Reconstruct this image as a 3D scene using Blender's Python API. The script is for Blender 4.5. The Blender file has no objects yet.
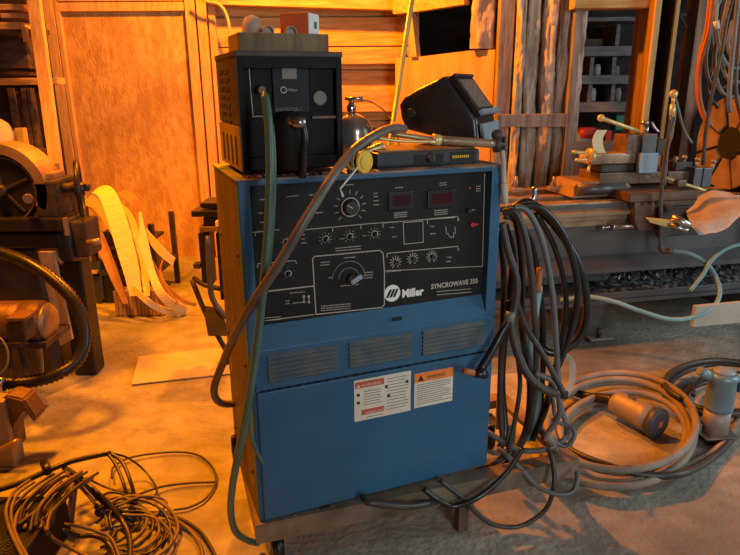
import bpy, bmesh, math, random
from mathutils import Vector, Matrix, Euler
random.seed(7)
PI = math.pi
COL = bpy.context.scene.collection

# ---------------------------------------------------------------- camera
FPX, PITCH, ROLL, HC = 632.0, 0.2933, -0.0069, 1.25
right0 = Vector((1, 0, 0)); up0 = Vector((0, math.sin(PITCH), math.cos(PITCH)))
fwd = Vector((0, math.cos(PITCH), -math.sin(PITCH)))
CR = math.cos(ROLL) * right0 + math.sin(ROLL) * up0
CU = -math.sin(ROLL) * right0 + math.cos(ROLL) * up0
CAMLOC = Vector((0, 0, HC))
cam = bpy.data.cameras.new('camera'); cam_o = bpy.data.objects.new('camera', cam); COL.objects.link(cam_o)
cam.sensor_width = 36; cam.lens = 36 * FPX / 740.0; cam.clip_start = .05
cam_o.matrix_world = Matrix(((CR.x, CU.x, -fwd.x, 0), (CR.y, CU.y, -fwd.y, 0), (CR.z, CU.z, -fwd.z, HC), (0, 0, 0, 1)))
bpy.context.scene.camera = cam_o

def ray(px, py):
    return (fwd * FPX + CR * (px - 370) - CU * (py - 277.5)).normalized()
def P(px, py, Y=None, z=None):
    """point of the place seen at a pixel, at forward distance Y or at height z"""
    d = ray(px, py)
    t = (Y / d.y) if Y is not None else (z - HC) / d.z
    return CAMLOC + d * t

# ---------------------------------------------------------------- materials
def mat(name, c1, c2=None, scale=8.0, rough=.6, metal=0.0, bump=0.0, stretch=(1, 1, 1), detail=6, lo=.35, hi=.65, c3=None, scale3=2.0, lo3=.5, hi3=.7, bscale=None, spec=None, emit=None, coat=0):
    m = bpy.data.materials.new(name); m.use_nodes = True
    nt = m.node_tree; N = nt.nodes; L = nt.links
    b = N['Principled BSDF']
    b.inputs['Roughness'].default_value = rough; b.inputs['Metallic'].default_value = metal
    if spec is not None: b.inputs['Specular IOR Level'].default_value = spec
    if coat: b.inputs['Coat Weight'].default_value = coat
    c1 = (*c1, 1); tc = N.new('ShaderNodeTexCoord'); mp = N.new('ShaderNodeMapping')
    mp.inputs['Scale'].default_value = stretch; L.new(tc.outputs['Object'], mp.inputs['Vector'])
    if c2 is None:
        b.inputs['Base Color'].default_value = c1
    else:
        n = N.new('ShaderNodeTexNoise'); n.inputs['Scale'].default_value = scale; n.inputs['Detail'].default_value = detail
        L.new(mp.outputs['Vector'], n.inputs['Vector'])
        r = N.new('ShaderNodeValToRGB'); r.color_ramp.elements[0].position = lo; r.color_ramp.elements[1].position = hi
        r.color_ramp.elements[0].color = c1; r.color_ramp.elements[1].color = (*c2, 1)
        L.new(n.outputs['Fac'], r.inputs['Fac']); out = r.outputs['Color']
        if c3 is not None:
            n3 = N.new('ShaderNodeTexNoise'); n3.inputs['Scale'].default_value = scale3; n3.inputs['Detail'].default_value = 8
            L.new(mp.outputs['Vector'], n3.inputs['Vector'])
            mr = N.new('ShaderNodeMapRange'); mr.inputs['From Min'].default_value = lo3; mr.inputs['From Max'].default_value = hi3
            L.new(n3.outputs['Fac'], mr.inputs['Value'])
            mx = N.new('ShaderNodeMix'); mx.data_type = 'RGBA'; L.new(mr.outputs['Result'], mx.inputs['Factor'])
            L.new(out, mx.inputs['A']); mx.inputs['B'].default_value = (*c3, 1); out = mx.outputs['Result']
        L.new(out, b.inputs['Base Color'])
    if bump:
        n2 = N.new('ShaderNodeTexNoise'); n2.inputs['Scale'].default_value = bscale or scale * 2; n2.inputs['Detail'].default_value = 8
        L.new(mp.outputs['Vector'], n2.inputs['Vector'])
        bp = N.new('ShaderNodeBump'); bp.inputs['Strength'].default_value = bump; bp.inputs['Distance'].default_value = .02
        L.new(n2.outputs['Fac'], bp.inputs['Height']); L.new(bp.outputs['Normal'], b.inputs['Normal'])
    if emit:
        b.inputs['Emission Color'].default_value = (*emit[0], 1); b.inputs['Emission Strength'].default_value = emit[1]
    return m

M = {}
M['floor'] = mat('floor_dirt', (.235, .225, .185), (.40, .375, .305), 11, .82, bump=.4, bscale=45, c3=(.155, .150, .130), scale3=1.6, lo3=.45, hi3=.72, spec=.3, lo=.3, hi=.7, detail=12)
M['sheet'] = mat('dusty_sheet', (.42, .37, .30), (.52, .46, .38), 6, .85, bump=.2, bscale=40, spec=.2)
M['fibre'] = mat('fibreboard', (.50, .30, .10), (.68, .46, .18), 22, .8, bump=.35, bscale=55, stretch=(1.3, 1, .6), c3=(.38, .21, .07), scale3=3.5, lo3=.45, hi3=.75, spec=.2)
M['pine'] = mat('pine', (.52, .31, .11), (.70, .47, .20), 9, .7, bump=.15, stretch=(5, 5, .6), spec=.25)
M['pine_h'] = mat('pine_boards', (.46, .27, .09), (.66, .43, .17), 7, .75, bump=.25, stretch=(.6, 5, 5), spec=.2)
M['ply'] = mat('plywood', (.50, .29, .10), (.62, .40, .16), 5, .7, bump=.08, stretch=(3, 3, .5), spec=.2)
M['oldwood'] = mat('grey_wood', (.20, .16, .13), (.36, .29, .23), 8, .8, bump=.2, stretch=(5, 5, .6), spec=.2)
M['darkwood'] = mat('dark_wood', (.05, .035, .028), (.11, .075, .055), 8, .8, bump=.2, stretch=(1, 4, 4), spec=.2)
M['postwood'] = mat('post_wood', (.17, .10, .06), (.34, .21, .13), 6, .75, bump=.2, stretch=(5, 5, .5), spec=.2)
M['shelfwood'] = mat('dusty_shelf', (.13, .13, .135), (.25, .235, .22), 9, .85, bump=.1, stretch=(.6, 4, 4), spec=.2)
M['batt'] = mat('insulation_paper', (.36, .29, .22), (.66, .57, .46), 6, .75, bump=.9, bscale=11, stretch=(2, 2, .6), c3=(.34, .19, .10), scale3=3, lo3=.55, hi3=.66, spec=.25)
M['blue'] = mat('blue_paint', (.022, .095, .185), (.030, .115, .215), 5, .45, bump=.04, bscale=120, c3=(.04, .105, .17), scale3=7, lo3=.55, hi3=.8, spec=.4)
M['louvre'] = mat('dusty_lit_louvre', (.075, .11, .14), (.14, .14, .13), 30, .5)  # dust grey, lightened to paint the highlight along each louvre
M['bluedark'] = mat('blue_paint_inner', (.010, .05, .12), (.014, .06, .14), 5, .5)
M['side'] = mat('scuffed_side', (.075, .052, .042), (.125, .085, .065), 6, .55, bump=.08, stretch=(1, 2.5, 1), c3=(.42, .33, .26), scale3=9, lo3=.66, hi3=.72, metal=.1, spec=.4)
M['lid'] = mat('lid_paint', (.035, .08, .14), (.3, .22, .15), 7, .6, bump=.1)
M['panel'] = mat('black_panel', (.009, .0085, .008), (.014, .012, .011), 9, .55, spec=.25)
M['mark'] = mat('panel_print', (.42, .38, .32), rough=.6)
M['markdim'] = mat('panel_print_worn', (.20, .185, .16), rough=.6)
M['white'] = mat('white_print', (.80, .78, .72), rough=.5)
M['slot'] = mat('slot_black', (.006, .007, .010), rough=.7)
M['matte'] = mat('matte_black', (.007, .007, .007), (.011, .010, .010), 6, .65, spec=.22)
M['knob'] = mat('knob_black', (.02, .02, .02), rough=.4)
M['red'] = mat('red_plastic', (.40, .03, .03), rough=.4)
M['display'] = mat('display_red', (.05, .006, .008), rough=.2)
M['label'] = mat('label_paper', (.62, .55, .43), (.70, .63, .51), 12, .6)
M['orange'] = mat('label_orange', (.85, .22, .04), rough=.5)
M['labelred'] = mat('label_red', (.50, .09, .05), rough=.5)
M['ink'] = mat('label_ink', (.22, .20, .17), rough=.7)
M['inkblack'] = mat('label_ink_dark', (.03, .02, .015), rough=.7)
M['channel'] = mat('steel_channel', (.16, .12, .075), (.30, .235, .16), 7, .5, metal=.35, bump=.1, c3=(.10, .06, .04), scale3=5, spec=.4)
M['steel'] = mat('bright_steel', (.52, .52, .52), (.36, .34, .32), 14, .3, metal=.9, bump=.05)
M['chrome'] = mat('chrome', (.8, .8, .8), rough=.15, metal=1)
M['iron'] = mat('dark_iron', (.035, .03, .028), (.075, .06, .05), 9, .55, metal=.3, bump=.2, spec=.4)
M['blackpaint'] = mat('black_paint', (.010, .010, .011), (.018, .016, .016), 6, .4, bump=.05, spec=.4)
M['greyiron'] = mat('grey_machine_paint', (.075, .075, .078), (.12, .118, .115), 5, .38, metal=.25, bump=.12, c3=(.085, .04, .025), scale3=2.5, lo3=.52, hi3=.75, spec=.5)
M['ways'] = mat('oily_ways', (.28, .20, .12), (.42, .30, .18), 9, .38, metal=.45, bump=.15, c3=(.20, .11, .06), scale3=6)
M['rust'] = mat('rusty_steel', (.11, .062, .038), (.21, .12, .072), 10, .5, metal=.3, bump=.35, c3=(.05, .035, .028), scale3=5)
M['rubber'] = mat('black_rubber', (.011, .0105, .010), (.020, .018, .017), 12, .34, bump=.05, spec=.5)
M['rubbergrey'] = mat('dusty_rubber', (.035, .030, .026), (.065, .055, .045), 10, .42, bump=.05, spec=.4)
M['rubbertan'] = mat('dusty_tan_cable', (.17, .135, .10), (.30, .24, .175), 7, .6, bump=.08, spec=.35)
M['green'] = mat('green_hose', (.06, .12, .08), (.09, .16, .11), 8, .4, spec=.5)
M['teal'] = mat('teal_hose', (.16, .30, .31), (.22, .38, .38), 8, .4, spec=.5)
M['copper'] = mat('orange_cable', (.50, .16, .06), (.36, .12, .05), 8, .5, spec=.4)
M['palewire'] = mat('pale_cable', (.16, .165, .165), (.10, .10, .10), 8, .45, spec=.5)
M['strap'] = mat('webbing', (.82, .72, .42), (.90, .80, .52), 14, .85, bump=.2, stretch=(1, 1, 4), spec=.15)
M['strapbrown'] = mat('webbing_brown', (.34, .20, .10), (.44, .27, .14), 14, .85, bump=.2, spec=.15)
M['yellow'] = mat('yellow_plastic', (.85, .52, .012), (.7, .40, .012), 20, .5)
M['rod'] = mat('brass_rod', (.75, .60, .25), (.62, .45, .15), 20, .35, metal=.3)
M['helmet'] = mat('helmet_shell', (.012, .012, .013), (.018, .018, .018), 8, .32, spec=.5)
M['lens'] = mat('helmet_window', (.22, .21, .17), (.12, .11, .09), 60, .3, bump=.3, bscale=200)
M['paleblue'] = mat('pale_blue_and_daylight', (.28, .36, .42), (.22, .29, .35), 8, .45)  # also carries the daylight painted on the helmet chin
M['greybox'] = mat('grey_blue_case', (.03, .036, .042), (.045, .052, .058), 8, .5, spec=.4)
M['board'] = mat('brown_board', (.17, .12, .07), (.26, .19, .11), 10, .8, bump=.15, stretch=(4, 1, .5), spec=.2)
M['cardred'] = mat('carton_red', (.68, .12, .03), (.74, .16, .04), 8, .7)
M['cardwhite'] = mat('carton_white', (.82, .82, .80), rough=.7)
M['greenprint'] = mat('green_print', (.04, .20, .08), rough=.6)
M['glass'] = mat('dusty_glass', (.50, .47, .42), (.30, .27, .22), 18, .22, metal=.7, spec=.8)
M['rag'] = mat('rag_lamp_and_daylight', (.66, .50, .36), (.80, .70, .58), 6, .85, bump=.6, bscale=14, c3=(.84, .82, .80), scale3=3.2, lo3=.48, hi3=.60, spec=.15)  # lamp orange and daylight white on pale cloth are mixed into the colours
M['chuck'] = mat('worn_chuck', (.26, .17, .115), (.42, .28, .18), 8, .5, metal=.2, bump=.15, c3=(.14, .085, .06), scale3=5)
M['chip'] = mat('metal_swarf', (.05, .05, .055), (.42, .41, .41), 40, .38, metal=.5, lo=.45, hi=.75)
M['bluegrey'] = mat('blue_grey_casing', (.13, .22, .27), (.20, .31, .36), 9, .4, metal=.2, bump=.05)
M['capblue'] = mat('dark_blue_cap', (.03, .05, .065), (.05, .075, .09), 9, .5)
M['tin'] = mat('galvanised', (.24, .21, .18), (.32, .28, .24), 9, .55, metal=.3)
M['void'] = mat('shade_dark_boards', (.030, .026, .026), (.055, .045, .042), 4, .9, stretch=(.6, 3, 3), spec=.1)  # near-black colour stands for the gloom inside room, shelf and rack
M['paleboard'] = mat('pale_dirty_board', (.38, .33, .27), (.52, .46, .38), 5, .8, bump=.1, spec=.2)
M['crate'] = mat('slatted_crate', (.34, .22, .11), (.48, .33, .18), 9, .8, bump=.2, stretch=(8, 8, .5))

# ---------------------------------------------------------------- mesh builder
class B:
    def __init__(s, xf=None):
        s.bm = bmesh.new(); s.xf = xf or Matrix.Identity(4)
    def _add(s, t, m=None, smooth=False):
        if m is not None: bmesh.ops.transform(t, matrix=m, verts=t.verts)
        for f in t.faces: f.smooth = smooth
        me = bpy.data.meshes.new('tmp'); t.to_mesh(me); t.free(); s.bm.from_mesh(me); bpy.data.meshes.remove(me)
        return s
    def box(s, c, size, bev=0, rot=None):
        t = bmesh.new(); bmesh.ops.create_cube(t, size=1)
        bmesh.ops.scale(t, vec=Vector(size), verts=t.verts)
        if bev:
            bmesh.ops.bevel(t, geom=t.edges[:], offset=min(bev, min(size) * .45), segments=2, affect='EDGES', profile=.6)
        m = Matrix.Translation(Vector(c))
        if rot is not None: m = m @ rot
        return s._add(t, m)
    def lohi(s, a, b, bev=0):
        a = Vector(a); b = Vector(b)
        return s.box((a + b) / 2, [max(abs(x), 1e-4) for x in (b - a)], bev)
    def cyl(s, p0, p1, r0, r1=None, n=24, bev=0):
        p0 = Vector(p0); p1 = Vector(p1); d = p1 - p0; L = d.length
        t = bmesh.new(); bmesh.ops.create_cone(t, cap_ends=True, segments=n, radius1=r0, radius2=r0 if r1 is None else r1, depth=L)
        if bev:
            es = [e for e in t.edges if len(e.link_faces) == 2 and any(len(f.verts) > 4 for f in e.link_faces)]
            bmesh.ops.bevel(t, geom=es, offset=bev, segments=2, affect='EDGES')
        q = d.to_track_quat('Z', 'Y').to_matrix().to_4x4()
        for f in t.faces: f.smooth = len(f.verts) == 4
        me = bpy.data.meshes.new('tmp')
        bmesh.ops.transform(t, matrix=Matrix.Translation((p0 + p1) / 2) @ q, verts=t.verts)
        t.to_mesh(me); t.free(); s.bm.from_mesh(me); bpy.data.meshes.remove(me)
        return s
    def lathe(s, prof, p0, axis, n=28):
        """prof: (radius, height) pairs along axis from p0"""
        t = bmesh.new(); rings = []
        for r, h in prof:
            rings.append([t.verts.new((max(r, 1e-4) * math.cos(2 * PI * k / n), max(r, 1e-4) * math.sin(2 * PI * k / n), h)) for k in range(n)])
        for a, b in zip(rings, rings[1:]):
            for k in range(n): t.faces.new((a[k], a[(k + 1) % n], b[(k + 1) % n], b[k]))
        t.faces.new(rings[0][::-1]); t.faces.new(rings[-1])
        for f in t.faces: f.smooth = len(f.verts) == 4
        q = Vector(axis).to_track_quat('Z', 'Y').to_matrix().to_4x4()
        bmesh.ops.transform(t, matrix=Matrix.Translation(Vector(p0)) @ q, verts=t.verts)
        me = bpy.data.meshes.new('tmp'); t.to_mesh(me); t.free(); s.bm.from_mesh(me); bpy.data.meshes.remove(me)
        return s
    def sphere(s, c, r, sc=(1, 1, 1), rot=None):
        t = bmesh.new(); bmesh.ops.create_uvsphere(t, u_segments=20, v_segments=12, radius=r)
        m = Matrix.Translation(Vector(c))
        if rot is not None: m = m @ rot
        m = m @ Matrix.Diagonal((*sc, 1))
        return s._add(t, m, True)
    def tube(s, pts, r, n=10, sub=6, closed=False, ridge=0):
        pts = [Vector(p) for p in pts]
        path = spline(pts, sub, closed) if sub > 1 else pts
        if ridge:
            path = resample(path, ridge)
        K = len(path)
        t = bmesh.new(); rings = []
        up = Vector((0, 0, 1)); prev = None
        for i, p in enumerate(path):
            a = path[(i - 1) % K] if (closed or i > 0) else p
            b = path[(i + 1) % K] if (closed or i < K - 1) else p
            d = (b - a)
            if d.length < 1e-9: d = Vector((0, 0, 1))
            d.normalize()
            if prev is None:
                x = d.orthogonal().normalized()
            else:
                x = (prev - d * prev.dot(d))
                x = x.normalized() if x.length > 1e-6 else d.orthogonal().normalized()
            prev = x; y = d.cross(x)
            rr = r if not isinstance(r, (list, tuple)) else r[0] + (r[1] - r[0]) * i / max(K - 1, 1)
            if ridge and i % 2: rr *= .80
            rings.append([t.verts.new(p + (x * math.cos(2 * PI * k / n) + y * math.sin(2 * PI * k / n)) * rr) for k in range(n)])
        rng = range(K) if closed else range(K - 1)
        for i in rng:
            a = rings[i]; b = rings[(i + 1) % K]
            off = 0
            if closed and i == K - 1:
                off = min(range(n), key=lambda o: (a[0].co - b[o].co).length)
            for k in range(n): t.faces.new((a[k], a[(k + 1) % n], b[(k + 1 + off) % n], b[(k + off) % n]))
        if not closed:
            t.faces.new(rings[0][::-1]); t.faces.new(rings[-1])
        return s._add(t, None, True)
    def prism(s, poly, o, ax, ay, depth, bev=0):
        """polygon (2D list) in the plane o + x*ax + y*ay, thickened along ax x ay by depth"""
        t = bmesh.new(); vs = [t.verts.new((x, y, 0)) for x, y in poly]
        f = t.faces.new(vs); f.normal_update()
        e = bmesh.ops.extrude_face_region(t, geom=[f])
        bmesh.ops.translate(t, vec=(0, 0, depth), verts=[v for v in e['geom'] if isinstance(v, bmesh.types.BMVert)])
        bmesh.ops.recalc_face_normals(t, faces=t.faces)
        if bev: bmesh.ops.bevel(t, geom=t.edges[:], offset=bev, segments=2, affect='EDGES')
        ax = Vector(ax).normalized(); ay = Vector(ay).normalized(); az = ax.cross(ay)
        m = Matrix(((ax.x, ay.x, az.x, o[0]), (ax.y, ay.y, az.y, o[1]), (ax.z, ay.z, az.z, o[2]), (0, 0, 0, 1)))
        return s._add(t, m)
    def ribbon(s, pts, width, thick=.003, sub=6):
        """a strap along pts; width is a vector or list of vectors (half width each side)"""
        pts = [Vector(p) for p in pts]; path = spline(pts, sub)
        K = len(path); t = bmesh.new(); rings = []
        for i, p in enumerate(path):
            if isinstance(width, list):
                q = i / (K - 1) * (len(width) - 1); j = min(int(q), len(width) - 2); w = Vector(width[j]).lerp(Vector(width[j + 1]), q - j)
            else: w = Vector(width)
            d = (path[min(i + 1, K - 1)] - path[max(i - 1, 0)]).normalized()
            nrm = d.cross(w).normalized() * thick / 2
            rings.append([t.verts.new(p - w - nrm), t.verts.new(p + w - nrm), t.verts.new(p + w + nrm), t.verts.new(p - w + nrm)])
        for a, b in zip(rings, rings[1:]):
            for k in range(4): t.faces.new((a[k], a[(k + 1) % 4], b[(k + 1) % 4], b[k]))
        t.faces.new(rings[0][::-1]); t.faces.new(rings[-1])
        return s._add(t, None, False)
    def build(s, name, m, parent=None, label=None, cat=None, group=None, kind=None):
        bmesh.ops.recalc_face_normals(s.bm, faces=s.bm.faces)
        bmesh.ops.transform(s.bm, matrix=s.xf, verts=s.bm.verts)
        me = bpy.data.meshes.new(name)
        o = bpy.data.objects.new(name, me); COL.objects.link(o)
        if parent is not None:
            o.parent = parent; w = world(parent)
            bmesh.ops.transform(s.bm, matrix=w.inverted(), verts=s.bm.verts)
        else:
            vs = [v.co for v in s.bm.verts]
            c = Vector(((min(v.x for v in vs) + max(v.x for v in vs)) / 2, (min(v.y for v in vs) + max(v.y for v in vs)) / 2, min(v.z for v in vs)))
            bmesh.ops.translate(s.bm, vec=-c, verts=s.bm.verts); o.location = c
        s.bm.to_mesh(me); s.bm.free(); me.materials.append(m)
        tag(o, label, cat, group, kind)
        return o

def world(o):
    m = Matrix.Identity(4)
    while o is not None:
        m = Matrix.LocRotScale(o.location, o.rotation_euler, o.scale) @ m; o = o.parent
    return m
def tag(o, label=None, cat=None, group=None, kind=None):
    if label: o['label'] = label
    if cat: o['category'] = cat
    if group: o['group'] = group
    if kind: o['kind'] = kind
def thing(name, loc, label, cat, group=None, rz=0, kind=None):
    o = bpy.data.objects.new(name, None); COL.objects.link(o); o.location = loc; o.rotation_euler = (0, 0, rz)
    o.empty_display_size = .05; tag(o, label, cat, group, kind); return o
def spline(pts, sub=6, closed=False):
    if len(pts) < 3 and not closed: return [pts[0].lerp(pts[-1], i / sub) for i in range(sub + 1)]
    out = []; n = len(pts)
    segs = n if closed else n - 1
    for i in range(segs):
        p1 = pts[i]; p2 = pts[(i + 1) % n]
        p0 = pts[(i - 1) % n] if (closed or i > 0) else p1 * 2 - p2
        p3 = pts[(i + 2) % n] if (closed or i < n - 2) else p2 * 2 - p1
        for k in range(sub):
            t = k / sub
            out.append(.5 * ((2 * p1) + (p2 - p0) * t + (2 * p0 - 5 * p1 + 4 * p2 - p3) * t * t + (3 * p1 - p0 - 3 * p2 + p3) * t ** 3))
    if not closed: out.append(pts[-1].copy())
    return out
def resample(path, step):
    out = [path[0]]; acc = 0
    for a, b in zip(path, path[1:]):
        L = (b - a).length; pos = step - acc
        while pos <= L:
            out.append(a.lerp(b, pos / L)); pos += step
        acc = (acc + L) % step
    return out
def pbox(b, x0, y0, x1, y1, Y, d, bev=0, yaw=0):
    """box whose near upright face covers the pixel rectangle at distance Y, running back by d"""
    mx, my = (x0 + x1) / 2, (y0 + y1) / 2
    c = P(mx, my, Y); w = abs(P(x1, my, Y).x - P(x0, my, Y).x) / math.cos(yaw); zt = P(mx, y0, Y).z; zb = P(mx, y1, Y).z
    r = Matrix.Rotation(yaw, 4, 'Z'); back = r @ Vector((0, 1, 0))
    cc = Vector((c.x, c.y, (zt + zb) / 2)) + back * d / 2
    return b.box(cc, (w, d, abs(zt - zb)), bev, r)
def text(s, size, o, ax, ay, m, name='lettering', parent=None, align='LEFT', bold=0.0, label=None, width=None):
    cu = bpy.data.curves.new('t', 'FONT'); cu.body = s; cu.size = size; cu.align_x = align; cu.extrude = .0003; cu.offset = bold; cu.resolution_u = 2
    to = bpy.data.objects.new('t', cu); COL.objects.link(to); bpy.context.view_layer.update()
    me = bpy.data.meshes.new_from_object(to); bpy.data.objects.remove(to); bpy.data.curves.remove(cu)
    if width:
        xs = [v.co.x for v in me.vertices]; k = width / max(max(xs) - min(xs), 1e-6)
        for v in me.vertices: v.co.x *= k
    ax = Vector(ax).normalized(); ay = Vector(ay).normalized(); az = ax.cross(ay)
    mm = Matrix(((ax.x, ay.x, az.x, o[0]), (ax.y, ay.y, az.y, o[1]), (ax.z, ay.z, az.z, o[2]), (0, 0, 0, 1)))
    if parent is not None: mm = world(parent).inverted() @ mm
    me.transform(mm); me.name = name; ob = bpy.data.objects.new(name, me); COL.objects.link(ob)
    if parent is not None: ob.parent = parent
    me.materials.clear(); me.materials.append(m)
    if label: ob['label'] = label
    return ob
def struct(name, b, m, parent=None):
    o = b.build(name, m, parent)
    if parent is None: o['kind'] = 'structure'
    return o
def cable(name, pts, r, m, label, cat='cable', group=None, n=10, sub=8, parent=None, closed=False):
    """pts: (px, py, Y) triples or ('z', px, py, z)"""
    w = []
    for p in pts:
        if p[0] == 'z': w.append(P(p[1], p[2], z=p[3]))
        elif p[0] == 'w': w.append(Vector(p[1:]))
        else: w.append(P(p[0], p[1], p[2]))
    return B().tube(w, r, n, sub, closed).build(name, m, parent, label, cat, group)
Z = lambda px, py, z=.012: ('z', px, py, z)
#@@SETTING
# ---------------------------------------------------------------- the setting
b = B()
t = bmesh.new()
NX, NY = 110, 90
vv = [[t.verts.new((-3.6 + 7.6 * i / NX, -.6 + 7.4 * j / NY, 0)) for j in range(NY + 1)] for i in range(NX + 1)]
from mathutils import noise
for col in vv:
    for v in col: v.co.z = -.004 + .004 * noise.noise(v.co * 3.1)
for i in range(NX):
    for j in range(NY): t.faces.new((vv[i][j], vv[i + 1][j], vv[i + 1][j + 1], vv[i][j + 1]))
b._add(t, None, True)
o = struct('floor', b, M['floor'])

YB = 4.8
# back wall: rough horizontal boards
b = B(); zz = 0
k = 0
while zz < 2.9:
    h = .17 + .03 * math.sin(k * 2.3)
    off = .012 * math.sin(k * 1.7 + 1) + (.02 if k % 3 == 0 else 0)
    b.lohi((-3.5, YB - off, zz + .004), (.36, YB + .05, zz + h - .004), .006)
    zz += h; k += 1
b.lohi((-3.5, YB + .03, 0), (.36, YB + .1, 3.5)); b.lohi((.30, YB + .1, 0), (.36, 6.0, 3.5))  # return wall added to block lamp light from the room behind
struct('wall_back', b, M['pine_h'])
# overhead beam along the back wall
p0 = P(214, 4, YB - .16); p1 = P(405, 10, YB - .16)
b = B(); b.prism([(p0.x - 0.02, p0.z), (p1.x, p1.z), (p1.x, p1.z + .2), (p0.x - .02, p0.z + .2)], (0, YB - .06, 0), (1, 0, 0), (0, 0, 1), .1)
struct('trim_1', b, M['pine_h'])
# ledge under it
b = B(); pbox(b, 322, 49, 405, 64, YB - .12, .1, .004)
struct('trim_2', b, M['pine_h'])
b = B(); pbox(b, 322, 92, 398, 112, YB - .12, .1, .004)
struct('trim_3', b, M['pine_h'])
# door with fibreboard panel
b = B()
pbox(b, 61, 5, 200, 262, YB - .05, .04)
dr = struct('door_1', b, M['fibre'])
zt = P(130, 11, YB - .07).z
def frame_strip(name, xa, xb, x_at=120):
    bb = B(); a = P(xa, x_at, YB - .09).x; c = P(xb, x_at, YB - .09).x
    bb.lohi((a, YB - .09, 0), (c, YB - .05, 2.4), .004); return struct(name, bb, M['pine'])
frame_strip('trim_4', 55, 69)
frame_strip('trim_5', 69.6, 74)
frame_strip('trim_6', 194, 203)
bb = B(); a = P(74, 120, YB - .09).x; c = P(193, 120, YB - .09).x
bb.lohi((a, YB - .09, P(130, 11, YB - .09).z), (c, YB - .05, P(130, 2, YB - .09).z), .004)
bb.lohi((a, YB - .095, P(130, 1, YB - .09).z), (c, YB - .055, P(130, 1, YB - .09).z + .12), .004); struct('trim_7', bb, M['pine'])
frame_strip('trim_8', 205, 214)
frame_strip('trim_9', 216, 222)

# left wall with rough studs
b = B(); b.lohi((-3.1, 2.6, 0), (-3.0, YB, 2.9))
struct('wall_left', b, M['darkwood'])

# plywood partition with an opening, coming nearer to the right
A0 = P(396, 60, 4.55); A1 = P(500, 60, 4.05)
ux = Vector((A1.x - A0.x, A1.y - A0.y, 0)); LW = ux.length; ux.normalize(); un = Vector((ux.y, -ux.x, 0))
def part_uv(px, py):
    d = ray(px, py); t = (Vector((A0.x, A0.y, HC)) - CAMLOC).dot(un) / d.dot(un); q = CAMLOC + d * t
    return ((q - Vector((A0.x, A0.y, 0))).dot(ux), q.z)
Lx, _ = part_uv(398, 60); Rx, _ = part_uv(497, 60)
o1 = part_uv(416, 13); o2 = part_uv(469, 5); o3 = part_uv(470, 51); o4 = part_uv(421, 57)
rot = Matrix.Rotation(math.atan2(ux.y, ux.x), 4, 'Z')
def pp(name, poly, m, depth=.03, off=0.0, parent=None):
    bb = B(); org = Vector((A0.x, A0.y, 0)) + un * off
    bb.prism(poly, org, ux, (0, 0, 1), -depth if False else depth)
    return struct(name, bb, m, parent)
pp('wall_partition', [(Lx, 0), (Rx, 0), (Rx, o3[1]), (o3[0], o3[1]), (o4[0], o4[1]), (Lx, o4[1])], M['ply'], .03)
lt1 = part_uv(411, 13); lt2 = part_uv(414, 57)
pp('trim_10', [(lt2[0], o4[1]), (o4[0], o4[1]), (o1[0], o1[1]), (lt1[0], o1[1])], M['pine'], .05)
q1 = part_uv(398, 16); q2 = part_uv(470, 5)
pp('trim_11', [(Lx, o1[1] + .0), (o1[0], o1[1]), (o2[0], o2[1]), (o2[0], o2[1] + .1), (Lx, o1[1] + .15)], M['pine_h'], .06)
pp('wall_upper_lamp_block', [(Lx - .05, o1[1] + .1), (Rx, o2[1] + .06), (Rx, 3.5), (Lx - .05, 3.5)], M['ply'], .02, -.04)  # carried up out of view to block lamp light from the bay
b = B(); b.lohi((P(500, 20, 4.0).x, 4.1, P(560, -40, 4.1).z), (2.6, 4.13, 3.5)); struct('wall_header_lamp_block', b, M['darkwood'])  # unseen wall over the bay, added to keep lamp light out
# crumpled paper-faced insulation strip beside the opening
def batt(name, x0, x1, ztop, zbot, Y, m, label, seed, bulge=.06, group=None, cat='insulation'):
    bb = B(); t = bmesh.new(); NU, NV = 30, 170; rows = []
    for j in range(NV + 1):
        z = zbot + (ztop - zbot) * j / NV; row = []
        for i in range(NU):
            a = 2 * PI * i / NU
            w = (x1 - x0) / 2; cx = (x0 + x1) / 2
            q_ = Vector((math.cos(a) * 1.1 + seed * 7, math.sin(a) * 1.1, z * 4.0))
            n = noise.noise(q_) * .5 + (.5 - abs(noise.noise(q_ * 2.3 + Vector((0, 0, 3))))) * .35 + noise.noise(q_ * 6) * .14 - .15
            cxx = cx + .35 * w * noise.noise(Vector((seed * 3, 0, z * 1.6)))
            row.append(t.verts.new((cxx + math.cos(a) * w * (1 + .45 * n), Y + math.sin(a) * bulge * (1 + 1.3 * n), z)))
        rows.append(row)
    for a, c in zip(rows, rows[1:]):
        for i in range(NU): t.faces.new((a[i], a[(i + 1) % NU], c[(i + 1) % NU], c[i]))
    t.faces.new(rows[0][::-1]); t.faces.new(rows[-1]); bb._add(t, None, True)
    return bb.build(name, m, None, label, cat, group)
zl = P(484, 49, 4.12).z
ax0 = P(471, 30, 4.12).x; ax1 = P(496, 30, 4.12).x
batt('insulation_batt', ax0, ax1 - .01, zl + .5, zl, 4.10, M['batt'], 'short orange-lit crumpled insulation batt filling the gap right of the partition opening', 3.3, .04, 'paper-faced insulation batts')
# stud at the right end of the partition
b = B(); pbox(b, 497, -40, 511, 210, 3.95, .09, .003); struct('trim_12', b, M['oldwood'])
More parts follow.
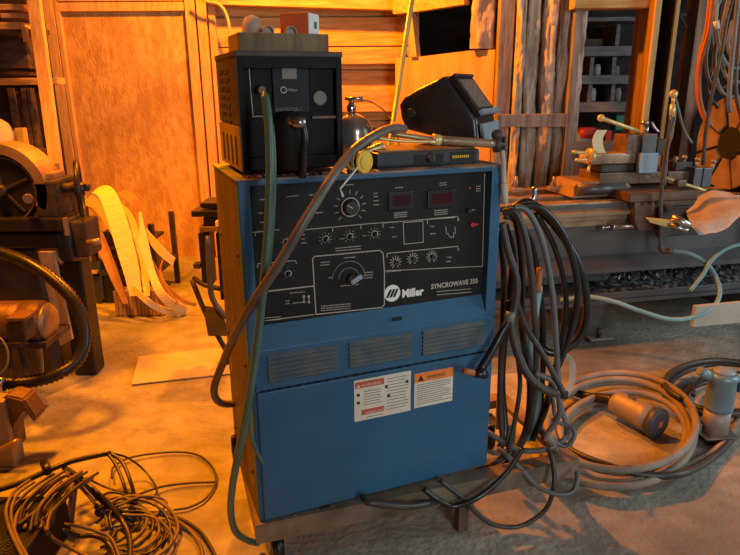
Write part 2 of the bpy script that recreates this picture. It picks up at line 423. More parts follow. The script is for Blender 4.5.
# batts between studs
YI = 3.98
xs = [P(x, 100, YI).x for x in (510, 521, 537, 553, 566, 579)]
zb_ = .70
labs = ['thin grey insulation batt next to the grey stud, leftmost of the hanging batts', 'wide pale crumpled insulation batt second from the grey stud', 'brownish insulation batt in the middle of the hanging batts', 'pale grey insulation batt second from the light post', 'tan orange-edged insulation batt against the light post']
for i in range(5):
    batt('insulation_batt', xs[i] + .004, xs[i + 1] - .004, 2.1, .3, YI + .03 * (i % 2) - .01, M['batt'], labs[i], i * 1.9 + .5, .07, 'paper-faced insulation batts')
b = B(); pbox(b, 497, 114, 568, 127, 3.865, .03, .003); o = b.build('cross_board', M['oldwood'], None, 'grey horizontal wooden board nailed across the hanging insulation batts', 'board')
b = B(); pbox(b, 570, -30, 577, 190, 3.86, .12, .003); struct('trim_13', b, M['oldwood'])
# posts and header of the doorway/shelf bay on the right
b = B(); pbox(b, 576, -40, 655, 8, 3.8, .1, .004); struct('trim_14', b, M['pine_h'])
def post(name, xt, xb, ytop, ybot, wpx, Y, d, m):
    """post whose near edge leans like an upright in the picture"""
    bb = B(); pt = P((xt + xb) / 2, (ytop + ybot) / 2, Y); w = wpx / FPX * (pt - CAMLOC).dot(fwd)
    bb.lohi((pt.x - w / 2, Y, .0), (pt.x + w / 2, Y + d, 2.5), .004); return struct(name, bb, m)
post('trim_15', 659, 645, 0, 130, 6, 3.70, .02, M['pine'])
post('trim_16', 659, 645, 0, 130, 6.5, 3.722, .27, M['postwood'])
post('trim_17', 676, 666, 0, 130, 4, 3.70, .02, M['pine'])
post('trim_18', 676, 666, 0, 130, 4.5, 3.722, .24, M['darkwood'])
post('trim_19', 704, 690, 0, 130, 12, 3.8, .15, M['postwood'])
# boarded room behind, its gloom painted into dark boards
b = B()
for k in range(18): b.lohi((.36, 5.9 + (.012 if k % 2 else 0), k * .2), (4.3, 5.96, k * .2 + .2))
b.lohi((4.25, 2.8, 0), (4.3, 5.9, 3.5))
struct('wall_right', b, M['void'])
#@@RIGHT
# ---------------------------------------------------------------- the welder
YAW = .3810; MO = Vector((-.2887, 1.381, .175)); MW, MH, MD = .68, .882, .33
MM = Matrix.Translation(MO) @ Matrix.Rotation(YAW, 4, 'Z')
MX = Vector((math.cos(YAW), math.sin(YAW), 0)); MN = Vector((-math.sin(YAW), math.cos(YAW), 0))   # MN points to the back
def hit(px, py, ly=0.0):
    d = ray(px, py); o = MO + MN * ly; t = (o - CAMLOC).dot(MN) / d.dot(MN); q = CAMLOC + d * t - MO
    return (q.dot(MX), q.z)
def solve8(src, dst):
    A = []
    for (x, y), (u, v) in zip(src, dst):
        A.append([x, y, 1, 0, 0, 0, -u * x, -u * y, u]); A.append([0, 0, 0, x, y, 1, -v * x, -v * y, v])
    n = 8
    for i in range(n):
        p = max(range(i, n), key=lambda r: abs(A[r][i])); A[i], A[p] = A[p], A[i]
        for r in range(n):
            if r != i:
                k = A[r][i] / A[i][i]
                for c in range(i, n + 1): A[r][c] -= k * A[i][c]
    return [A[i][n] / A[i][i] for i in range(n)] + [1]
HM = solve8([(240, 181), (502, 166), (490, 463), (258, 523)], [(0, MH), (MW, MH), (MW, 0), (0, 0)])
def U(px, py, ly=0.0):
    """front-panel coordinates of a point in the picture; ly = recess behind the front plane"""
    w = HM[6] * px + HM[7] * py + 1
    x, z = (HM[0] * px + HM[1] * py + HM[2]) / w, (HM[3] * px + HM[4] * py + HM[5]) / w
    if ly:
        q = MO + MX * x + Vector((0, 0, z)); d = (q - CAMLOC).normalized()
        q = q + d * (ly / d.dot(MN)) - MO; x, z = q.dot(MX), q.z
    return x, z
def mpt(x, y, z): return MO + MX * x + MN * y + Vector((0, 0, z))
W_ = thing('welding_machine', MO, 'big blue welding power source cabinet with black control panel, standing on a steel cart', 'welding machine', rz=YAW)
RC = .030                                       # recess of the control panel
pl, pt_ = U(251, 186); pr, _ = U(487, 172); ztop = U(370, 180)[1]
pbL = U(262, 322, RC); pbR = U(484, 289, RC); zpb = (pbL[1] + pbR[1]) / 2
zled = (U(262, 345)[1] + U(492, 314)[1]) / 2
zh = (U(262, 388)[1] + U(492, 348)[1]) / 2
# carcass
b = B(MM); b.lohi((.006, .03, .0), (MW - .006, MD - .004, MH - .006)); b.build('cabinet_core', M['blackpaint'], W_)
b = B(MM); b.lohi((0, .028, .0), (.006, MD, MH - .004), .002)
for z in (.12, .42, .7):
    b.cyl((-.001, .05, z), (-.004, .05, z), .005, n=10); b.cyl((-.001, .29, z), (-.004, .29, z), .005, n=10)
b.build('side_panel', M['side'], W_, 'scuffed brown-grey side panel')
b = B(MM); b.lohi((MW - .006, .028, 0), (MW, MD, MH - .004), .002); b.build('side_panel', M['side'], W_)
b = B(MM); b.lohi((0, MD - .004, 0), (MW, MD + .002, MH), .002); b.build('back_panel', M['bluedark'], W_)
b = B(MM); b.lohi((-.003, .0, MH - .006), (MW + .003, MD + .004, MH), .002); b.build('top_cover', M['lid'], W_)
# blue frame round the front
b = B(MM)
b.lohi((0, 0, 0), (.027, .034, MH - .006), .003)
b.lohi((MW - .030, 0, 0), (MW, .034, MH - .006), .003)
b.lohi((.020, 0, ztop), (MW - .02, .034, MH - .004), .003)
b.build('front_frame', M['blue'], W_)
b = B(MM)
b.prism([(RC, zpb), (-.004, zled), (RC, zled)], (.027, 0, 0), (0, 1, 0), (0, 0, 1), MW - .057)
b.build('sloping_ledge', M['blue'], W_)
# louvred panel
LP = B(MM); LP.lohi((.010, -.004, zh + .002), (MW - .010, .02, zled), .003); lo = LP.build('louvre_panel', M['blue'], W_)
LY = -.004
for (a, c) in (((267, 350), (337, 341)), ((349, 339), (412, 331)), ((423, 330), (485, 321))):
    xa = U(*a)[0]; xb = U(*c)[0]; s = B(MM); h = B(MM)
    for k in range(6):
        z = zled - .023 - k * (zled - zh - .036) / 6
        s.lohi((xa, LY - .0008, z - .0035), (xb, LY + .004, z + .0035))
        h.prism([(LY, z + .0100), (LY - .0085, z + .0035), (LY - .0085, z + .0015), (LY, z + .0075)], (xa, 0, 0), (0, 1, 0), (0, 0, 1), xb - xa)
    s.build('slot', M['slot'], lo); h.build('louvre', M['louvre'], lo)
s = B(MM)
for k in range(26):
    x = .03 + k * (MW - .06) / 25; s.lohi((x - .007, -.0035, zh - .0025), (x + .007, 0, zh + .002))
s.build('hinge', M['slot'], W_)
DP = B(MM); DP.lohi((.012, -.006, .004), (MW - .012, .02, zh - .003), .003); door = DP.build('lower_door', M['blue'], W_)
for (px, py) in ((317, 509), (331, 505), (436, 482), (448, 479), (294, 514)):
    s = B(MM); x, z = U(px, py); s.cyl((x, -.006, z), (x, -.008, z), .0035, n=10); s.build('screw', M['steel'], door)
x, z = U(324, 507); s = B(MM); s.lohi((x - .014, -.0075, z - .004), (x + .014, -.005, z + .004)); s.build('latch_slot', M['slot'], door)
# stickers
def sticker(name, q, strips, lab, bits):
    (x0, z0), (x1, z1) = U(*q[0]), U(*q[1]); s = B(MM); s.lohi((x0, -.0068, z1), (x1, -.0058, z0)); st = s.build(name, M['label'], door, lab)
    w, h = x1 - x0, z0 - z1
    for i, (u0, v0, u1, v1, m) in enumerate(strips):
        s = B(MM); s.lohi((x0 + u0 * w, -.0072, z0 - v1 * h), (x0 + u1 * w, -.0066, z0 - v0 * h)); s.build('warning_band', M[m], st)
    s = B(MM)
    for (u0, v0, u1) in bits:
        s.lohi((x0 + u0 * w, -.0072, z0 - v0 * h - .0011), (x0 + u1 * w, -.0067, z0 - v0 * h + .0011))
    s.build('print_lines', M['ink'], st)
    return st, x0, z0, w, h
bits = [(.16, .30 + .065 * k, .16 + .30 + .03 * math.sin(k * 3)) for k in range(6)] + [(.57, .10 + .075 * k, .93 + .03 * math.sin(k * 5)) for k in range(11)] + [(.2, .94, .5)]
st, x0, z0, w, h = sticker('warning_label', ((354, 377.5), (411, 407)), [(.02, .05, .52, .20, 'labelred'), (.12, .74, .52, .87, 'labelred')], 'cream warning label with two red bands', bits)
for (u, v, sz) in ((.12, .17, .010), (.19, .855, .009)):
    text('WARNING', sz, mpt(x0 + u * w, -.0074, z0 - v * h), MX, (0, 0, 1), M['label'], 'lettering', st, width=.34 * w)
for (u, v) in ((.07, .36), (.07, .55), (.56, .28), (.6, .52), (.93, .25)):
    s = B(MM); s.box((x0 + u * w, -.0072, z0 - v * h), (.008, .001, .008)); s.build('pictogram', M['inkblack'], st)
s = B(MM); s.prism([(0, 0), (.010, 0), (.005, .010)], (x0 + .04 * w, -.0068, z0 - .18 * h), (1, 0, 0), (0, 0, 1), .0012); s.build('warning_triangle', M['label'], st)
bits = [(.06, .34 + .062 * k, .94 - (.2 if k in (3, 8) else 0) + .03 * math.sin(k * 3)) for k in range(10)]
st, x0, z0, w, h = sticker('warning_label', ((415, 370.5), (453, 397)), [(0, 0, 1, .27, 'orange')], 'cream warning label with an orange top band', bits)
text('WARNING', .014, mpt(x0 + .32 * w, -.0074, z0 - .20 * h), MX, (0, 0, 1), M['inkblack'], 'lettering', st, width=.46 * w)
s = B(MM); s.prism([(0, 0), (.018, 0), (.009, .017)], (x0 + .08 * w, -.0068, z0 - .23 * h), (1, 0, 0), (0, 0, 1), .0012); s.build('warning_triangle', M['inkblack'], st)
# control panel
CPy = RC - .004
b = B(MM); b.lohi((.026, CPy, zpb - .004), (MW - .029, .05, ztop + .003)); cp = b.build('control_panel', M['panel'], W_)
def C(px, py): return U(px, py, CPy)
def line(bb, pts, wd=.0016, closed=False, y=None):
    q = [C(*p) for p in pts]
    if closed: q.append(q[0])
    for (xa, za), (xb, zb) in zip(q, q[1:]):
        L = math.hypot(xb - xa, zb - za); a = math.atan2(zb - za, xb - xa)
        bb.box(((xa + xb) / 2, CPy - .0005, (za + zb) / 2), (L + wd, .001, wd), 0, Matrix.Rotation(-a, 4, 'Y'))
def dial(px, py, r, ptr=2.3, nt=11, rt=1.6, name='dial', tick=.0012, mk='mark', ringm='mark'):
    x, z = C(px, py); k = B(MM); k.cyl((x, CPy, z), (x, CPy - .018, z), r * .86, r * .72, 20, .001); kn = k.build(name, M['knob'], cp)
    k = B(MM); k.tube([(x + r * .95 * math.cos(a * PI / 12), CPy - .002, z + r * .95 * math.sin(a * PI / 12)) for a in range(24)], .0019 if r > .015 else .0015, 6, 1, True)
    k.box((x + r * .35 * math.cos(ptr), CPy - .0185, z + r * .35 * math.sin(ptr)), (r * .7, .001, .0022), 0, Matrix.Rotation(-ptr, 4, 'Y'))
    k.build('pointer_ring', M[ringm], kn)
    k = B(MM)
    for i in range(nt):
        a = math.radians(-45 + 270 * i / (nt - 1)); a = PI - a + 0 if False else a
        k.box((x + r * rt * math.cos(a), CPy - .0005, z + r * rt * math.sin(a)), (r * .42, .001, tick), 0, Matrix.Rotation(-a, 4, 'Y'))
    return k.build('tick_marks', M[mk], cp)
dial(351.5, 207, .0235, 2.6, 11, 1.55, 'current_dial', .0016)
for (px, py) in ((327, 238), (351, 235.5), (375.5, 233)): dial(px, py, .0085, 1.2, 9, 1.7)
dial(288, 241, .0085, .8, 7, 1.6, mk='markdim'); dial(289.5, 272, .0085, .9, 5, 1.9, mk='markdim')
def burst(px, py, r=.017, n=11):
    x, z = C(px, py); k = B(MM)
    for i in range(n):
        a = math.radians(-60 + 300 * i / (n - 1))
        k.box((x + r * .66 * math.cos(a), CPy - .0005, z + r * .66 * math.sin(a)), (r * .62, .001, .0018), 0, Matrix.Rotation(-a, 4, 'Y'))
    k.build('tick_marks', M['mark'], cp)
    k = B(MM); k.cyl((x, CPy, z), (x, CPy - .012, z), .0055, n=14); k.build('dial', M['knob'], cp)
for p in ((396.5, 260.5), (413.5, 257), (432.5, 255)): burst(*p)
# selector switch with a pale grip
x, z = C(350, 276)
k = B(MM)
for rr in (.026, .043):
    k.tube([(x + rr * math.cos(math.radians(a)), CPy - .0004, z + rr * math.sin(math.radians(a))) for a in range(-10, 191, 12)], .0011, 5, 1)
k.build('scale_arc', M['markdim'], cp)
k = B(MM); k.cyl((x + .008, CPy, z - .004), (x + .008, CPy - .012, z - .004), .016, .014, 20, .001)
sw = k.build('range_switch', M['knob'], cp)
k = B(MM); k.box((x + .013, CPy - .018, z), (.034, .014, .013), .004, Matrix.Rotation(-.5, 4, 'Y')); k.build('switch_grip', M['paleblue'], sw)
# printed lines
k = B(MM)
line(k, [(295, 230), (371, 223), (455, 217)], .0018); 
for p in ((295, 230), (334, 226.5), (362, 224), (384, 222.5), (428, 219), (458, 216)): line(k, [p, (p[0] + .2, p[1] + 4)], .0018)
line(k, [(384, 222.5), (458, 216), (459, 220)], .0018)
line(k, [(404, 222), (423.5, 220.5), (424, 241), (405, 243)], .0016, True)
line(k, [(388, 256), (388, 252), (458, 245), (459, 249)], .0018)
line(k, [(385, 269), (483, 264.5), (484, 175)], .0016)
line(k, [(385.5, 269), (384, 251.5), (381, 249), (316, 255), (314, 257), (317, 312), (383, 305), (385.5, 302), (385.5, 269)], .0026)
line(k, [(270, 289), (315, 284)], .0030)
line(k, [(268, 318), (315, 312)], .0022)
line(k, [(257, 235), (257.5, 231), (281, 229)], .0014)
line(k, [(259, 266), (259.5, 262), (297, 259), (298, 262)], .0016)
line(k, [(446, 226), (447, 233), (449, 233), (450, 236), (454, 236), (454, 232), (456, 232), (455, 226)], .0014)
k.build('panel_lines', M['mark'], cp)
# meters, indicator lights, small print
for (x0, y0, x1, y1) in ((389, 192.5, 413, 209), (427.5, 191, 454, 206.5)):
    xa, za = C(x0, y0); xb, zb = C(x1, y1)
    k = B(MM); k.lohi((xa, CPy - .006, zb), (xb, CPy + .004, za), .003); mt = k.build('meter', M['blackpaint'], cp)
    k = B(MM); k.lohi((xa + .012, CPy - .0068, zb + .012), (xb - .008, CPy - .005, za - .009)); k.build('meter_display', M['display'], mt, 'dim red numeric display')
k = B(MM)
x, z = C(471, 223.5); k.cyl((x, CPy, z), (x, CPy - .012, z), .006, n=14); k.box((x + .008, CPy - .010, z + .001), (.014, .006, .005)); k.build('toggle_switch', M['red'], cp, 'red toggle')
k = B(MM); x, z = C(468, 210); k.cyl((x, CPy, z), (x, CPy - .012, z), .006, n=14); k.build('toggle_switch', M['knob'], cp)
k = B(MM); x, z = C(469, 188.5); k.cyl((x, CPy, z), (x, CPy - .004, z), .003, n=10); k.build('indicator_light', M['red'], cp)
# tiny worn captions: strings of short dashes, as legible as in the photograph
rnd = random.Random(3)
def caption(bb, px, py, wpx, rows=1, gap=2.6, hpx=1.5):
    for r in range(rows):
        x0_, z0_ = C(px, py + gap * r); x1_, z1_ = C(px + wpx, py + gap * r - wpx * .085); h_ = .0022 * hpx / 1.5
        x = x0_
        while x < x1_:
            wl = rnd.uniform(.002, .005); zz_ = z0_ + (z1_ - z0_) * (x - x0_) / max(x1_ - x0_, 1e-6)
            bb.lohi((x, CPy - .0007, zz_ - h_ / 2), (min(x + wl, x1_), CPy, zz_ + h_ / 2)); x += wl + .0016
k = B(MM)
for a in ((289, 197, 12), (311, 195.5, 16), (345, 186, 10), (337, 247, 25, 2), (440, 184, 7, 2, 2, 1.2), (396, 188.5, 8), (395, 213, 13, 3, 2), (435, 210.5, 13, 3, 2), (476, 187, 4, 3, 2.3), (375, 194, 4, 1), (375, 197, 4), (375, 201, 5), (375, 205, 5), (315, 200, 5), (316, 205, 3), (314, 213, 11), (303, 234, 4), (303, 238, 4), (303, 242, 5), (391, 227, 4), (393, 236, 5), (431, 226, 4), (431, 233, 5), (448, 256, 4), (447, 260, 5), (388, 270, 14), (322, 261, 9, 2), (345, 256.5, 12), (365, 271, 9, 3), (342, 284, 18), (330, 276, 4), (322, 304, 30, 3, 2.2), (291, 291, 15), (287, 299, 4, 2), (294, 301, 10), (262, 316, 20, 2), (341, 238, 4), (364, 235, 4), (470, 210, 5), (262, 200, 5), (261, 213, 4), (262, 222, 5), (251, 232, 20), (262, 262, 30)):
    caption(k, *a)
for (px, py) in ((305, 297), (310, 297)):
    x, z = C(px, py); k.cyl((x, CPy, z + .007), (x, CPy - .001, z + .007), .0035, n=10); k.cyl((x, CPy, z - .007), (x, CPy - .001, z - .007), .0035, n=10); k.box((x, CPy - .0005, z), (.002, .001, .014))
k.build('small_print', M['mark'], cp)
# maker's mark: disc with three slanted bars, name and model
x, z = C(393.3, 291); k = B(MM); k.cyl((x, CPy, z), (x, CPy - .0015, z), .0225, n=36); lg = k.build('logo_disc', M['white'], cp)
k = B(MM)
for i in (-1, 0, 1):
    k.prism([(-.0035 + i * .0095 - .005, -.0105), (.0030 + i * .0095 - .005, -.0105), (.0035 + i * .0095 + .005, .0105), (-.0030 + i * .0095 + .005, .0105)], (x, CPy - .0016, z), (1, 0, 0), (0, 0, 1), .0008)
k.build('logo_bars', M['panel'], lg)
sl = (C(425, 290)[1] - C(403, 294)[1]) / (C(425, 290)[0] - C(403, 294)[0])
x, z = C(403, 295.3); x2, _ = C(424.5, 290)
text('Miller', .030, mpt(x, CPy - .0006, z), MX, (0, 0, 1), M['white'], 'lettering', cp, bold=.0012, width=x2 - x)
x, z = C(432, 287); x2, _ = C(478.5, 280)
text('SYNCROWAVE 350', .019, mpt(x, CPy - .0006, z), MX, (0, 0, 1), M['mark'], 'lettering', cp, bold=.0005, width=x2 - x)
k = B(MM); caption(k, 438, 289.5, 34, 2, 3.2); k.build('small_print', M['mark'], cp)
x, z = C(390, 314); k = B(MM); xx, zz = U(398, 316, .01); k.lohi((xx - .012, .004, zz - .004), (xx + .012, .008, zz + .004)); k.build('ledge_mark', M['slot'], W_)

# cart of steel channel
C0 = P(257, 545, z=.115); C1 = P(578, 476, z=.115)
cu = Vector((C1.x - C0.x, C1.y - C0.y, 0)); CL = cu.length; cu.normalize(); cn = Vector((-cu.y, cu.x, 0)); cyaw = math.atan2(cu.y, cu.x)
CM = Matrix.Translation(Vector((C0.x, C0.y, 0))) @ Matrix.Rotation(cyaw, 4, 'Z')
cart = thing('equipment_cart', (C0.x, C0.y, 0), 'rusty olive-brown steel channel cart on casters under the blue welding machine', 'cart', rz=cyaw)
CDp = .46
b = B(CM); b.lohi((0, 0, .115), (CL, .006, .172), .001); b.lohi((0, 0, .168), (CL, .05, .174)); b.build('front_rail', M['channel'], cart)
b = B(CM); b.lohi((0, CDp - .006, .115), (CL, CDp, .172), .001); b.lohi((0, CDp - .05, .168), (CL, CDp, .174)); b.build('back_rail', M['channel'], cart)
for x in (0, CL - .006):
    b = B(CM); b.lohi((x, 0.007, .115), (x + .006, CDp - .007, .172), .001); b.lohi((max(x - .04, 0), .051, .168), (min(x + .04, CL), CDp - .051, .174)); b.build('side_rail', M['channel'], cart)
q = P(464, 505, z=.1); lx = (Vector((q.x, q.y, 0)) - Vector((C0.x, C0.y, 0))).dot(cu)
for (x, y, big) in ((.06, .07, 1), (lx + .006, .025, 0), (.06, CDp - .07, 1), (CL - .1, CDp - .07, 1)):
    b = B(CM)
    if big:
        b.lohi((x - .03, y - .03, .1155), (x + .03, y + .03, .121)); b.lohi((x - .022, y - .02, .04), (x - .018, y + .02, .117)); b.lohi((x + .018, y - .02, .04), (x + .022, y + .02, .117))
        cs = b.build('caster', M['steel'], cart)
        b = B(CM); b.cyl((x - .015, y, .042), (x + .015, y, .042), .042, n=28, bev=.004); b.build('caster_wheel', M['rubber'], cs)
    else:
        b.lohi((x - .016, y - .016, .0), (x + .016, y + .016, .116), .002); b.build('leg', M['rust'], cart)

# ---------------------------------------------------------------- the cooler on top
zt0 = MO.z + MH
UY = .035; ULx0 = hit(239.5, 120, UY)[0]; ULx1 = hit(342.5, 110, UY)[0]; UH = hit(290, 51, UY)[1] - MH
UD = .27; UW = ULx1 - ULx0
UO = mpt(ULx0, UY, MH + .012)
UM = Matrix.Translation(UO) @ Matrix.Rotation(YAW, 4, 'Z'); UH -= .012
R_ = thing('coolant_unit', UO - Vector((0, 0, .012)), 'black recirculating cooler standing on the left of the blue welding machine', 'cooler', rz=YAW)
b = B(UM); b.lohi((.004, .02, 0), (UW - .004, UD, UH - .004), .002); b.build('case', M['matte'], R_)
sp = B(UM); sp.lohi((0, .0, .10), (.004, UD, UH - .004), .001); side = sp.build('side_panel', M['iron'], R_)
s = B(UM)
for j in range(11):
    for i in range(2): s.lohi((-.0015, .10 + i * .075, UH - .045 - j * .019), (.0045, .155 + i * .075, UH - .036 - j * .019))
s.build('vent_slots', M['slot'], side)
sp = B(UM); sp.lohi((-.002, .0, 0), (.0035, UD, .098), .001); side2 = sp.build('lower_side_panel', M['board'], R_)
s = B(UM)
for i in range(4): s.lohi((-.003, .04 + i * .055, .01), (0, .058 + i * .055, .075))
s.build('vent_slots', M['slot'], side2)
s = B(UM); s.lohi((UW - .004, 0, 0), (UW, UD, UH), .001); s.build('side_panel', M['matte'], R_)
s = B(UM); s.lohi((-.002, -.002, UH - .012), (UW + .002, UD, UH), .002); s.build('top_cover', M['iron'], R_)
s = B(UM); s.lohi((0, 0, 0), (.014, .022, UH - .01), .002); s.lohi((UW - .014, 0, 0), (UW, .022, UH - .01), .002); s.lohi((.014, 0, UH - .035), (UW - .014, .022, UH - .012)); s.build('front_frame', M['matte'], R_)
def CU_(px, py, ly=.018):
    x, z = hit(px, py, UY + ly); return x - ULx0, z - MH - .012
s = B(UM); x0, z0 = CU_(248, 58); x1, z1 = CU_(270, 116)
s.tube([(x0, .017, z0), (x0 + .003, .017, z1 + .01), (x0 + .012, .017, z1), (x1 + .05, .017, z1)], .0014, 6, 4); s.build('trim_line', M['mark'], R_)
s = B(UM); x0, z0 = CU_(271, 64); x1, z1 = CU_(309, 112); s.lohi((x0, .012, z1), (x1, .021, z0), .002); pn = s.build('name_panel', M['slot'], R_)
x0, z0 = CU_(281, 66); x1, z1 = CU_(296, 79); s = B(UM); s.lohi((x0, .011, z1), (x1, .0125, z0)); s.build('sticker', M['markdim'], pn)
def upt(x, y, z): return UM @ Vector((x, y, z))
x, z = CU_(283.5, 90, .012); s = B(UM); s.cyl((x, .0115, z), (x, .0105, z), .0075, n=24); lg = s.build('logo_disc', M['mark'], pn)
s = B(UM); s.cyl((x, .0106, z), (x, .0100, z), .0052, n=20); s.build('logo_centre', M['slot'], lg)
text('Miller', .009, upt(x + .009, .0115, z - .003), MX, (0, 0, 1), M['mark'], 'lettering', pn, width=.022)
x, z = CU_(276, 111.5, .012); x2, _ = CU_(301, 111, .012)
text('RADIATOR 1', .012, upt(x, .0115, z), MX, (0, 0, 1), M['markdim'], 'lettering', pn, width=x2 - x)
x, z = CU_(319.5, 98); s = B(UM); s.cyl((x, .020, z), (x, .012, z), .0165, n=28, bev=.002); gauge = s.build('round_badge', M['markdim'], R_)
s = B(UM); x0, z0 = CU_(309, 58); x1, z1 = CU_(333, 114); s.lohi((x0, .0185, z1), (x1, .0215, z0)); s.build('recess_plate', M['matte'], R_)
s = B(UM); x0, z0 = CU_(311, 116); x1, z1 = CU_(336, 118); s.lohi((x0, .008, z1), (x1, .022, z0)); s.build('shelf_lip', M['rust'], R_)
# pump bowl in the middle
x0, z0 = CU_(263, 116); x1, z1 = CU_(303, 160); xc = (x0 + x1) / 2 + .006
s = B(UM); s.lathe([(.030, .0), (.036, .006), (.036, .105), (.030, .122), (.014, .130)], (xc, -.006, .0), (0, 0, 1)); s.build('pump_bowl', M['matte'], R_)
xh, zh2 = CU_(300, 122, -.03)
s = B(UM); s.cyl((xh - .022, -.045, zh2), (xh + .006, -.055, zh2), .013, n=20, bev=.002); s.cyl((xh - .03, -.03, zh2 + .005), (xh - .012, -.045, zh2), .010, n=16)
fi = s.build('elbow_fitting', M['steel'], R_)
s = B(UM); s.tube([(xh, -.050, zh2), (xh + .003, -.054, zh2 - .03), (xh + .001, -.05, zh2 - .07), (xh - .002, -.04, zh2 - .12)], .0085, 12, 6); s.build('outlet_hose', M['rubber'], R_, 'glossy black outlet hose')
x, z = CU_(262, 89, -.01)
s = B(UM); s.cyl((x, .02, z), (x, -.012, z - .002), .008, n=16); s.build('hose_fitting', M['rust'], R_)
GH = upt(x, -.012, z)
# lower plinth mess
x0, z0 = CU_(245, 160); s = B(UM); s.lohi((.014, .004, 0), (UW - .014, .022, .03), .003); s.build('base_rail', M['matte'], R_)

# things lying on the cooler
zu = UO.z + UH
def onU(px, py, ly): 
    x, z = hit(px, py, UY + ly); return x - ULx0
x0 = onU(239, 45, .03); x1 = onU(329, 45, .03)
UT = Matrix.Translation(Vector((UO.x, UO.y, zu))) @ Matrix.Rotation(YAW, 4, 'Z')
zb = hit(285, 33, UY + .03)[1] + MO.z - zu
b = B(UT)
b.lohi((x0, .03, .001), (x1, .038, zb), .002); b.lohi((x0, .155, .001), (x1, .163, zb), .002); b.lohi((x0, .038, .001), (x0 + .008, .155, zb), .002); b.lohi((x1 - .008, .038, .001), (x1, .155, zb), .002); b.lohi((x0 + .008, .038, .001), (x1 - .008, .155, .007))
b.build('wooden_tray', M['board'], None, 'shallow brown wooden tray of odds and ends on top of the black cooler', 'tray')
xa = onU(279, 20, .09); xb = onU(313, 20, .09); za = hit(295, 12, UY + .09)[1] + MO.z - zu
RB = Matrix.Translation(UT @ Vector((xa, .085, .0075))) @ Matrix.Rotation(-.33, 4, 'Z')
wc = (xb - xa) * .86
ct = thing('small_carton', RB.translation.copy(), 'small red-brown carton with a white end standing in the wooden tray', 'carton', rz=-.33)
b = B(RB); b.lohi((0, .001, 0), (wc, .060, za - .012), .001); b.build('carton_body', M['cardred'], ct)
b = B(RB); b.lohi((wc + .0004, .002, .001), (wc + .002, .059, za - .013)); e = b.build('end_flap', M['cardwhite'], ct, 'white carton end')
b = B(RB); b.lohi((wc + .0021, .030, .045), (wc + .003, .045, .06)); b.build('green_mark', M['greenprint'], e)
b = B(UT); x = onU(252, 26, .1); b.lathe([(.020, 0), (.024, .01), (.023, .05), (.016, .068), (.004, .072)], (x, .10, .0075), (0, 0, 1)); b.build('plaster_cap', M['paleboard'], None, 'pale grey rounded cap standing in the left end of the tray', 'cap')
for (px, lab) in ((268.5, 'small dark hose end ring between the pale cap and the red carton'), (291.5, 'small dark hose end ring in front of the red carton')):
    x = onU(px, 31, .05); b = B(UT); zc = zb + .004
    b.tube([(x + .0115 * math.cos(a * PI / 8), .052, zc + .0115 * math.sin(a * PI / 8)) for a in range(16)], .0028, 8, 1, True)
    b.cyl((x, .056, zc), (x, .078, zc), .0112, n=16); b.build('pipe_ring', M['tin'], None, lab, 'pipe', 'pipe ends in the tray')
#@@TOP
# ---------------------------------------------------------------- things on the welder
ZT = MO.z + MH                                  # top of the cabinet
def onM(px, py, ly):
    return hit(px, py, ly)[0]
TM = Matrix.Translation(Vector((MO.x, MO.y, ZT))) @ Matrix.Rotation(YAW, 4, 'Z')
def tpt(x, y, z): return TM @ Vector((x, y, z))
# flat grey case
y0 = .05; xa = onM(377, 160, y0); xb = onM(480, 158, y0); h = hit(430, 151, y0)[1] - MH
gc = thing('foot_control', tpt(xa, y0, 0), 'flat grey-blue foot control case lying on top of the blue cabinet under the torch', 'foot control', rz=YAW)
b = B(TM); b.lohi((xa, y0, .001), (xb, y0 + .17, h), .008); b.build('case', M['greybox'], gc)
b = B(TM); a = onM(414, 160, y0); c = onM(443, 160, y0); zc = h * .52
b.lohi((a, y0 - .0015, zc - .013), (c, y0 - .0003, zc + .010)); pnl = b.build('recess', M['blackpaint'], gc)
b = B(TM); a = onM(430, 158, y0); b.cyl((a, y0 - .002, zc), (a, y0 - .016, zc), .010, n=18, bev=.002); b.box((a, y0 - .018, zc + .006), (.006, .006, .026), .002); b.build('knob', M['greybox'], gc)
b = B(TM); a = onM(450, 158, y0); c = onM(474, 158, y0); b.lohi((a, y0 - .0015, zc - .012), (c, y0 - .0003, zc + .012)); pl2 = b.build('name_plate', M['blackpaint'], gc)
b = B(TM)
for i in range(9): b.lohi((a + .006 + i * .0055, y0 - .0022, zc - .003), (a + .009 + i * .0055, y0 - .0015, zc + .004))
b.build('worn_print', M['yellow'], pl2)
b = B(TM); b.lohi((xa + .01, y0 + .01, h), (xb - .01, y0 + .16, h + .004), .001); b.build('cover_plate', M['board'], gc)
hc_ = h + .004
# welding helmet
prof_px = [(405, 130), (400, 119), (398, 105), (403, 97), (416, 89), (443, 76), (447, 78), (477, 120), (479, 144), (470, 146)]
HE = Vector((.41, .912, 0)).normalized(); HA = Vector((HE.y, -HE.x, 0)); H0 = P(412, 120, 1.73)
def hh(px, py):
    d = ray(px, py); t = (H0 - CAMLOC).dot(HE) / d.dot(HE); q = CAMLOC + d * t - H0
    return q.dot(HA), q.z
pr_ = [hh(*p) for p in prof_px]
cx = sum(p[0] for p in pr_) / len(pr_); cz = sum(p[1] for p in pr_) / len(pr_)
hd = .20
def hp(x, z, t, k=1.0): return H0 + HA * (cx + (x - cx) * k) + HE * (t * hd) + Vector((0, 0, cz + (z - cz) * k))
zlow0 = min(hp(x, z, .5, 1.03).z for x, z in pr_); dzh = ZT + hc_ + .0006 - zlow0
hel = thing('welding_helmet', H0 + HE * .1 + Vector((0, 0, ZT + hc_ - H0.z)), 'black welding helmet lying on the blue cabinet with its window facing up and right', 'helmet')
t = bmesh.new(); rings = []
pp_ = [Vector((p[0], 0, p[1])) for p in pr_]
fine = []
